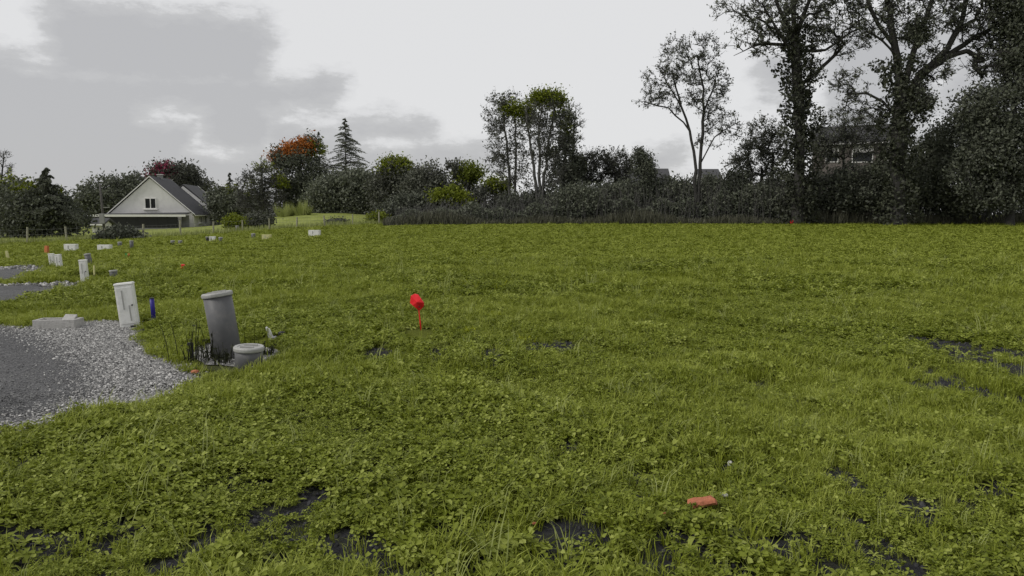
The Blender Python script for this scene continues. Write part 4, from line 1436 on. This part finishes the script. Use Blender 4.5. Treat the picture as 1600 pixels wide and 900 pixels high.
def pole():
    Y = 58.0
    b = at(164, 382, Y)
    x = b.x
    z = gz(x, Y)
    root = empty('utility_pole', (x, Y, z), 'dark wooden utility pole standing before the white house', 'pole', rot=(0, math.radians(-1.5), 0))
    H = at(160, 288, Y).z - z
    bm = bmesh.new()
    tube(bm, [(0, 0, -.1), (0, 0, H * .5), (-.05, 0, H)], [.10, .09, .07], 10)
    obj_bm('pole_shaft', bm, 'old_wood', root, smooth=True)
    bm = bmesh.new()
    lathe(bm, [(.05, 0), (.06, .05), (.03, .09)], 8)
    obj_bm('cap', bm, 'wire_metal', root, (-.05, 0, H - .02))
    bm = bmesh.new()
    box(bm, -.05, .55, -.04, .04, H * .55, H * .55 + .07)
    obj_bm('bracket', bm, 'wire_metal', root)
    bm = bmesh.new()
    box(bm, -.18, .18, -.24, -.11, 1.0, 1.75)
    obj_bm('meter_box', bm, 'grey_wall', root, bevel=.015)


pole()


def fence():
    x0, y0 = FENCE[3]
    B = Vector((x0, y0, gz(x0, y0)))
    root = empty('wire_fence', B, 'low wire fence on pale wooden posts along the lawn edge', 'fence')
    # resample the line every 2.4 m
    P = [Vector((a, b, 0)) for a, b in FENCE]
    acc, pts = 0.0, [P[0]]
    for a, b in zip(P, P[1:]):
        L = (b - a).length
        d = 2.3 - acc
        while d < L:
            pts.append(a.lerp(b, d / L))
            d += 2.3
        acc = (acc + L) % 2.3
    proto = None
    tops = []
    for i, p in enumerate(pts):
        z = gz(p.x, p.y)
        if proto is None:
            bm = bmesh.new()
            tube(bm, [(0, 0, -.15), (0, 0, .6), (.01, 0, 1.02)], [.062, .06, .054], 8)
            o = obj_bm('post', bm, 'post_wood', root)
            proto = o
        else:
            o = proto.copy()
            COL.objects.link(o)
        h = random.uniform(.88, 1.12)
        o.location = Vector((p.x, p.y, z)) - B
        o.rotation_euler = (random.gauss(0, .04), random.gauss(0, .05), random.uniform(0, 3))
        o.scale = (random.uniform(.8, 1.2),) * 2 + (h,)
        tops.append(Vector((p.x, p.y, z)) - B)
    for hgt in (.28, .58, .88):
        bm = bmesh.new()
        for a, b in zip(tops, tops[1:]):
            m = a.lerp(b, .5) + Vector((0, 0, hgt - .025))
            tube(bm, [a + Vector((0, 0, hgt)), m, b + Vector((0, 0, hgt))], [.007] * 3, 4)
        obj_bm('wire', bm, 'wire_metal', root)
    # mesh panels of coarse netting: pale verticals between the posts
    bm = bmesh.new()
    for a, b in zip(tops, tops[1:]):
        for k in range(1, 8):
            q = a.lerp(b, k / 8)
            tube(bm, [q + Vector((0, 0, .05)), q + Vector((0, 0, .88))], [.004, .004], 3)
    tag(obj_bm('netting', bm, 'wire_metal', root), kind='stuff')


fence()


def rough_margin():
    """taller grass along the fence foot and beyond"""
    rng = np.random.default_rng(8)
    n = 5200
    t_ = rng.random(n) * (len(FENCE) - 1)
    i0 = t_.astype(int)
    P = np.array(FENCE)
    c = P[i0] + (P[i0 + 1] - P[i0]) * (t_ - i0)[:, None] + np.stack([rng.normal(0, .4, n), rng.normal(.4, .6, n)], 1)
    z = terrain(c[:, 0], c[:, 1])
    a = rng.random(n) * 2 * PI
    h = rng.uniform(.12, .5, n)
    p = np.stack([c[:, 0], c[:, 1], z], 1)
    wv = np.stack([np.cos(a), np.sin(a), 0 * a], 1) * .03
    top = p + np.stack([np.cos(a + 1) * .1, np.sin(a + 1) * .1, h], 1)
    V = np.stack([p - wv, p + wv, top + wv * .2, top - wv * .2], 1).reshape(-1, 3)
    o = mesh_np('fence_side_grass', V, np.arange(len(V)).reshape(-1, 4), 'plume')
    tag(o, 'pale long grass growing along the wire fence', 'grass', kind='stuff')


rough_margin()
for (px, Y, cr, lb, mt) in ((190, 48.3, [(188, 368, 26, 8), (212, 372, 14, 5), (164, 373, 12, 5)], 'dark low heap of brambles at the foot of the utility pole', 'foliage_dark'),
                            (366, 60, [(366, 349, 11, 9)], 'small green bush behind the fence right of the house', 'foliage_green'),
                            (398, 62, [(395, 346, 12, 9), (415, 345, 8, 8)], 'small dark bush behind the fence below the pale tree', 'foliage_grey'),
                            (590, 63.5, [(590, 345, 14, 9)], 'green bush at the far right end of the fence', 'foliage_green'),
                            (528, 65, [(528, 351, 16, 4)], 'flat grey green shrub on the lawn near the fence end', 'foliage_grey')):
    plant('low_bush', lb, 'bush', Y, px, cr, clumps=130, per=30, leaf_size=.12, spread=.22, mat=mt, seed=int(px), group='low bushes along the wire fence')


# ------------------------------------------------------------------ site furniture on the plots
def cabinet(px0, px1, ytop, ybase, label, lean=(0, 0), rz=0.0, depth=.6, seams=2, group='white utility cabinets', mat='white_plastic', notch=True):
    g = ground((px0 + px1) / 2, ybase)
    k = mpp(g.y)
    w_ = (px1 - px0) * k * (.80 if abs(rz) > .05 else 1.0)
    h_ = (ybase - ytop) * k * 1.03
    d_ = w_ * depth
    root = empty('utility_cabinet', g, label, 'cabinet', group, rot=(lean[1], lean[0], rz))
    bv = min(.012, w_ * .05)
    bm = bmesh.new()
    box(bm, -w_ / 2, w_ / 2, 0, d_, -.05, h_ * .955)
    obj_bm('body', bm, mat, root, bevel=bv)
    bm = bmesh.new()
    box(bm, -w_ / 2 - .008, w_ / 2 + .008, -.012, d_ + .008, h_ * .957, h_, .008)
    obj_bm('lid', bm, mat, root, bevel=bv * .5)
    # door leaf, proud of the body, and its pressed ribs
    bm = bmesh.new()
    box(bm, -w_ * .40, w_ * .42, -.014, .004, h_ * .10, h_ * .90)
    door = obj_bm('door', bm, mat, root, bevel=.004)
    for q in range(seams):
        bm = bmesh.new()
        x = w_ * (-.12 + .3 * q)
        box(bm, x - w_ * .035, x + w_ * .035, -.021, -.0145, h_ * (.16 if q else .42), h_ * (.50 if q else .84))
        obj_bm('rib', bm, 'pale_cap', door)
    if notch:
        bm = bmesh.new()
        box(bm, w_ * .08, w_ * .36, -.020, -.0005, 0.0, h_ * .055)
        obj_bm('cable_opening', bm, 'dark_plastic', root)
        bm = bmesh.new()
        lathe(bm, [(.012, 0), (.012, .008)], 10)
        lk = obj_bm('lock', bm, 'dark_plastic', door, (w_ * .34, -.015, h_ * .5))
        lk.rotation_euler = (PI / 2, 0, 0)
    return root


cabinet(186, 219, 443, 513, 'tall leaning white cabinet on the gravel beside the blue stake', lean=(-.10, -.03), rz=.30, depth=.75)
cabinet(125.5, 139, 407, 443, 'slim white cabinet standing at the end of the second road strip', lean=(-.05, 0), rz=.25, depth=.7)
cabinet(77, 86, 397, 420, 'white cabinet with dark gap beside it, left half of a pair', lean=(-.06, 0), rz=.2, depth=.8, seams=1)
cabinet(87, 97, 398, 421, 'white cabinet with dark gap beside it, right half of a pair', lean=(-.08, 0), rz=.1, depth=.8, seams=1)
cabinet(100, 119, 382, 394, 'low wide white box in the grass, leftmost by the fence', depth=.4, seams=2, notch=False)
cabinet(152, 172, 383, 392, 'low wide white box in the grass below the utility pole', depth=.4, seams=2, notch=False)
cabinet(327, 336, 370, 378, 'white box beside a dark pipe, in front of the house corner', depth=.5, seams=1, notch=False)
cabinet(409, 423, 367, 375, 'low cream box in the grass below the ornamental grass', depth=.4, seams=2, notch=False, mat='yellow_paint')
cabinet(482, 499.5, 360, 370, 'white box with dark top edge, rightmost by the fence', depth=.5, seams=1, notch=False)


def pipe_riser(px, ytop, ybase, wpx, label, lean=(0, 0), cap='pale_cap', body='grey_plastic', group='grey inspection pipes', seg=28):
    g = ground(px, ybase)
    k = mpp(g.y)
    r = wpx * k / 2
    h = (ybase - ytop) * k
    root = empty('inspection_pipe', g, label, 'pipe', group, rot=(lean[1], lean[0], 0))
    bm = bmesh.new()
    hb = h - min(.034, h * .2)
    lathe(bm, [(r, -.1), (r, hb * .5), (r, hb)], seg)
    obj_bm('pipe', bm, body, root, smooth=False).data.polygons.foreach_set('use_smooth', [True] * 2 * seg + [False] * 2)
    e = min(.012, r * .08)
    bm = bmesh.new()
    lathe(bm, [(r + e, hb - e), (r + e * 1.3, hb), (r + e * 1.3, h - e * 1.2), (r + e * .4, h), (r * .82, h), (r * .78, h - e * .7), (r * .2, h - e * .5), (0.0002, h - e * .5)], seg)
    obj_bm('cap', bm, cap, root)
    if r > .09:
        for a in (.3, -.3):
            bm = bmesh.new()
            box(bm, -r * .5, r * .5, -.012, .012, h - e * .4, h + .012)
            o = obj_bm('grip', bm, cap, root, (0, a * r * 1.4, 0))
    return root


pipe_riser(357, 454, 560, 43, 'tall leaning grey pipe with pale round cap', lean=(-.14, .0))
pipe_riser(389, 540, 571, 43, 'short grey pipe with pale ridged cap beside the tall one', lean=(.04, .03))
pipe_riser(141, 396, 416, 9, 'thin grey pipe rising behind the slim white cabinet', lean=(-.2, 0), seg=16)
pipe_riser(178, 422, 435, 11, 'short grey pipe with hanging pale lid right of the slim cabinet', lean=(-.05, 0), seg=16)
pipe_riser(187.5, 378, 387, 6, 'tiny grey pipe below the bramble heap, left one', seg=12)
pipe_riser(206, 376, 390, 5.5, 'tiny taller grey pipe below the bramble heap, right one', seg=12)
pipe_riser(270, 376, 383, 6, 'tiny grey pipe before the house, left of a close pair', seg=12)
pipe_riser(282, 376, 384, 6, 'tiny grey pipe before the house, right of a close pair', seg=12)
pipe_riser(324, 370, 378, 4.5, 'dark thin pipe touching the white box by the house corner', seg=12, body='dark_plastic')
pipe_riser(345, 371, 379, 6, 'tiny grey pipe just right of the box by the house corner', seg=12)
pipe_riser(396, 365, 374, 6, 'tiny grey pipe left of the low cream box', seg=12)
pipe_riser(371, 353, 364, 5, 'grey pipe standing close to the fence right of the house', seg=12)


def blue_stake():
    g = ground(240.5, 502)
    k = mpp(g.y)
    root = empty('blue_stake', g, 'blue plastic stake upright in the grass right of the leaning cabinet', 'stake', rot=(0, -.04, 0))
    h = 36 * k
    r = 3.3 * k
    bm = bmesh.new()
    tube(bm, [(0, 0, -.08), (.0, 0, h * .5), (-.004, 0, h)], [r, r, r], 14)
    obj_bm('sleeve', bm, 'blue_plastic', root, smooth=True)
    bm = bmesh.new()
    lathe(bm, [(r * 1.9, -.03), (r * 1.8, .02), (r * 1.25, .045)], 14)
    obj_bm('foot_collar', bm, 'dark_plastic', root)
    bm = bmesh.new()
    lathe(bm, [(r * 1.08, 0), (r * 1.08, .012), (r * .7, .017)], 14)
    obj_bm('end_cap', bm, 'dark_plastic', root, (-.004, 0, h - .004))


blue_stake()


def disc_marker():
    g = ground(658.5, 516)
    k = mpp(g.y)
    root = empty('marker_stake', g, 'large red survey marker with tilted disc on a thin stem', 'marker')
    top = Vector((-8 * k, -.02, 45 * k))
    bm = bmesh.new()
    tube(bm, [(0, 0, -.06), (-2.0 * k, 0, 14 * k), (-3.5 * k, 0, 30 * k), (-4 * k, .006, 36 * k)], [.011, .010, .008, .007], 8)
    obj_bm('stem', bm, 'red_paint', root, smooth=True)
    # faceted ribbon knot / disc head: a thick hexagonal plate
    bm = bmesh.new()
    out = [(-11.5, 54), (-5, 56.5), (0.5, 50), (5 - 5, 44), (-.5, 38), (-3.5, 31), (-9, 36), (-16, 42), (-17, 53)]
    out = [(-16, 54.5), (-10, 57.5), (-4.5, 56), (.5, 49.5), (4.5, 44), (4.5, 38), (.5, 33.5), (-3.2, 30.5), (-7.5, 35), (-13, 39.5), (-17.5, 43)]
    f = [bm.verts.new((x * k, -.012 + .02 * math.sin(i * 1.3), z * k)) for i, (x, z) in enumerate(out)]
    b = [bm.verts.new(v.co + Vector((0, .03, 0))) for v in f]
    c = bm.verts.new((-6 * k, -.055, 45 * k))
    c2 = bm.verts.new((-6 * k, .055, 45 * k))
    n = len(out)
    for i in range(n):
        j = (i + 1) % n
        bm.faces.new((f[i], f[j], b[j], b[i]))
        bm.faces.new((c, f[j], f[i]))
        bm.faces.new((c2, b[i], b[j]))
    hd = obj_bm('marker_head', bm, 'red_paint', root)
    bm = bmesh.new()
    lathe(bm, [(.009, 0), (.009, .012), (.0002, .014)], 10)
    s = obj_bm('nail', bm, 'dark_plastic', hd, (-2.5 * k, -.034, 37.5 * k))
    s.rotation_euler = (PI / 2, 0, 0)


disc_marker()


def small_marker(px, ytop, ybase, wpx, mat, label, head=.45, Y=None):
    if Y is None:
        g = ground(px, ybase)
    else:
        x = (px - 800) / F * Y
        g = Vector((x, Y, gz(x, Y)))
    k = mpp(g.y)
    h = (ybase - ytop) * k
    root = empty('marker_peg', g, label, 'marker', 'small coloured survey pegs in the field', rot=(random.gauss(0, .03), random.gauss(0, .05), random.uniform(-.3, .3)))
    bm = bmesh.new()
    tube(bm, [(0, 0, -.05), (0, 0, h * .98)], [max(.012, wpx * k * .14)] * 2, 6)
    obj_bm('peg', bm, 'post_wood', root)
    bm = bmesh.new()
    w_ = wpx * k / 2
    box(bm, -w_, w_, -w_ * .8, w_ * .8, h * (1 - head), h, w_ * .15)
    obj_bm('painted_head', bm, mat, root, bevel=w_ * .2)


small_marker(286, 413, 424, 6, 'red_paint', 'small red peg in the grass right of the slim white cabinet', .6)
small_marker(1236, 344, 353, 6, 'red_paint', 'tiny red peg at the field edge below the left ivy clad tree', .7, 58)
small_marker(73, 384, 398, 6, 'orange_paint', 'small orange peg above the paired white cabinets', .85)
small_marker(197.5, 396, 404, 2.5, 'green_paint', 'tiny green peg in the grass, touching an orange one', .8)
small_marker(202, 396, 404, 2.5, 'orange_paint', 'tiny orange peg in the grass, touching a green one', .8)
small_marker(13, 392, 407, 4, 'yellow_paint', 'small pale yellow peg at the far left edge', .8)
small_marker(147.5, 415, 431, 2.2, 'yellow_paint', 'thin pale peg between the slim cabinet and the short pipe', .9)


def drain_box():
    g = ground(84, 515)
    k = mpp(g.y)
    w_, h_, d_ = 63 * k, 15 * k, .30
    root = empty('drain_box', g, 'low white concrete drain frame lying at the back edge of the gravel', 'drain', rot=(0, 0, .10))
    t = .04
    bm = bmesh.new()
    for i, b in enumerate(((-w_ / 2, w_ / 2, 0, t, h_), (-w_ / 2, w_ / 2, d_ - t, d_, h_ - .004), (-w_ / 2, -w_ / 2 + t, t, d_ - t, h_ - .002), (w_ / 2 - t, w_ / 2, t, d_ - t, h_ - .002))):
        box(bm, b[0], b[1], b[2], b[3], -.03, b[4])
    obj_bm('frame', bm, 'concrete', root, bevel=.006)
    bm = bmesh.new()
    box(bm, -w_ / 2 + t + .003, w_ / 2 - t - .003, t + .003, d_ - t - .003, 0, h_ * .7)
    obj_bm('cover', bm, 'grey_wall', root, bevel=.004)
    for i in range(6):
        bm = bmesh.new()
        x = -w_ / 2 + t + .05 + i * (w_ - 2 * t - .1) / 5
        box(bm, x - .018, x + .018, t + .03, d_ - t - .03, h_ * .7 + .001, h_ * .7 + .012)
        obj_bm('bar', bm, 'concrete', root)
    sr = empty('concrete_slab', g + Vector((w_ * .18, .22, h_ * .92)), 'small grey slab leaning on the concrete drain frame', 'slab', rot=(.5, .05, .1))
    bm = bmesh.new()
    box(bm, -9 * k, 9 * k, -.08, .08, -.012, .022)
    obj_bm('slab', bm, 'concrete', sr, bevel=.006)


drain_box()


def rubble(px, py, wpx, hpx, mat, label, cat, name, flat=.35, seed=0, thick=None):
    rr = random.Random(seed)
    g = ground(px, py)
    k = mpp(g.y)
    bm = bmesh.new()
    bmesh.ops.create_icosphere(bm, subdivisions=2, radius=1)
    for v in bm.verts:
        n = v.co.copy()
        s = 1 + .22 * math.sin(n.x * 4 + seed) * math.sin(n.y * 5 + seed * 2) + rr.uniform(-.07, .07)
        v.co = Vector((n.x * s * wpx * k / 2, n.y * s * wpx * k * .33, max(-.6, min(.75, n.z)) * s * (thick or hpx * k * flat)))
    o = obj_bm(name, bm, mat, None, g + Vector((0, 0, (thick or hpx * k * flat) * .5)))
    o.rotation_euler = (rr.uniform(-.15, .15), rr.uniform(-.2, .2), rr.uniform(-.5, .5))
    return tag(o, label, cat)


rubble(1097, 808, 50, 20, 'terracotta', 'flat orange brick fragment lying in the near grass', 'brick', 'brick_fragment', seed=1, thick=.03).location.z += .065
rubble(1038, 818, 8, 6, 'terracotta', 'tiny orange brick chip left of the larger fragment', 'brick', 'brick_chip', seed=2).location.z += .05
rubble(835, 831, 7, 7, 'terracotta', 'tiny orange brick chip in the near grass, middle of the photo', 'brick', 'brick_chip', seed=3).location.z += .04
rubble(695, 893, 9, 8, 'terracotta', 'tiny orange brick chip at the bottom edge', 'brick', 'brick_chip', seed=4).location.z += .04
rubble(305, 587, 14, 10, 'terracotta', 'small orange shard at the edge of the gravel below the dark weeds', 'brick', 'brick_chip', seed=5).location.z += .03
rubble(1140, 735, 8, 10, 'stone_white', 'small white stone beside a dark soil patch', 'stone', 'stone', flat=.6, seed=6).location.z += .03
rubble(1131, 783, 16, 7, 'stone_white', 'small pale stone just above the orange brick fragment', 'stone', 'stone', flat=.5, seed=7).location.z += .03
rubble(440, 527, 12, 9, 'dark_plastic', 'dark lump of rubble right of the white scrap', 'rubble', 'rubble', flat=.6, seed=8).location.z += .02
rubble(428, 534, 14, 8, 'grey_wall', 'grey lump of rubble below the white scrap', 'rubble', 'rubble', flat=.6, seed=9).location.z += .02
rubble(44, 466, 10, 8, 'dark_plastic', 'dark lump at the edge of the second road strip', 'rubble', 'rubble', flat=.7, seed=10).location.z += .05


def scrap():
    g = ground(424, 527)
    k = mpp(g.y)
    bm = bmesh.new()
    vs = box(bm, -5 * k, 4 * k, -.01, .03, -.02, 18 * k)
    for v, dx in zip(vs[4:], (-.01, -.035, -.03, .01)):
        v.co.x += dx
    vs[5].co.z -= .05
    vs[6].co.z -= .04
    o = obj_bm('plastic_scrap', bm, 'white_plastic', None, g, bevel=.004)
    o.rotation_euler = (.1, -.15, .3)
    tag(o, 'white scrap of broken plastic sticking up right of the grey pipes', 'scrap')


scrap()


def short_post():
    g = ground(301, 566)
    k = mpp(g.y)
    root = empty('short_post', g, 'short dark post with stub arm left of the tall pipe', 'post')
    bm = bmesh.new()
    tube(bm, [(0, 0, -.05), (0.003, 0, 30 * k)], [2.2 * k, 2.0 * k], 8)
    obj_bm('stake', bm, 'dark_plastic', root)
    bm = bmesh.new()
    box(bm, -7 * k, 2 * k, -.014, .014, 26.5 * k, 31 * k)
    obj_bm('stub_arm', bm, 'dark_plastic', root, bevel=.004)


short_post()


def weed(px, py, hpx, n, mat, label, seed, spreadm=.12, group=None, name='tall_weed', leafn=3, lean=.3):
    rr = random.Random(seed)
    g = ground(px, py)
    k = mpp(g.y)
    root = empty(name, g, label, 'weed', group)
    V, Fc, LC = [], [], []
    bm = bmesh.new()
    for _ in range(n):
        a = rr.uniform(0, 2 * PI)
        r = spreadm * rr.random()
        b = Vector((r * math.cos(a), r * math.sin(a), -.02))
        h = hpx * k * rr.uniform(.45, 1)
        d = Vector((math.cos(a), math.sin(a), 0)) * h * lean * rr.uniform(.2, 1)
        pts = [b, b + d * .3 + Vector((0, 0, h * .5)), b + d + Vector((0, 0, h))]
        tube(bm, pts, [.006, .005, .002], 3)
        for q in range(leafn):
            t_ = rr.uniform(.25, 1)
            LC.append(b + d * t_ * t_ + Vector((rr.gauss(0, .012), rr.gauss(0, .012), h * t_)))
    obj_bm('stems', bm, mat, root)
    if LC:
        rng = np.random.default_rng(seed)
        leaves_mesh('leaves', np.array([tuple(c) for c in LC]), rng.uniform(.014, .04, len(LC)), mat, root, rng, asp=.3)


weed(288, 568, 78, 7, 'dark_weed', 'dark thin weeds left of the short post', 1, .16, 'tall weeds around the grey pipes')
weed(306, 570, 50, 12, 'dark_weed', 'dense dark weeds in front of the short post', 2, .12, 'tall weeds around the grey pipes')
weed(328, 562, 62, 12, 'dark_weed', 'dark weeds against the left side of the tall pipe', 3, .10, 'tall weeds around the grey pipes')
weed(352, 568, 34, 26, 'dark_weed', 'low dark weeds at the foot of the tall pipe', 4, .16, 'tall weeds around the grey pipes')
weed(392, 545, 60, 18, 'grass_blade', 'tall green grass tuft behind the short pipe', 5, .22, 'tall weeds around the grey pipes')
weed(412, 556, 28, 24, 'dark_weed', 'low dark weeds right of the short pipe', 6, .10, 'tall weeds around the grey pipes')
weed(300, 545, 44, 18, 'grass_blade', 'tall green grass behind the short post', 7, .3, 'tall weeds around the grey pipes')
for i, (px, py, lb) in enumerate(((727, 449, 'yellow green weed, far left of the yellow patch'), (745, 453, 'yellow green weed in the middle of the yellow patch'), (783, 453, 'yellow green weed, right of the yellow patch'),
                                  (758, 497, 'larger yellow green weed right of the red marker foot'), (771, 499, 'small yellow green weed beside a larger one'), (740, 523, 'yellow green weed just above the line of soil spots'),
                                  (821, 536, 'yellow green weed above the right soil spots'), (655, 701, 'yellow green leaf tuft in the mid near grass'), (728, 745, 'yellow green leaf tuft in the near grass centre'), (135, 790, 'yellow green leaf tuft in the near left grass'))):
    weed(px, py, 16, 9, 'yellow_leaf', lb, 30 + i, .05 if py > 600 else .12, 'yellow green weeds dotted over the field', 'yellow_weed', 5, .5)
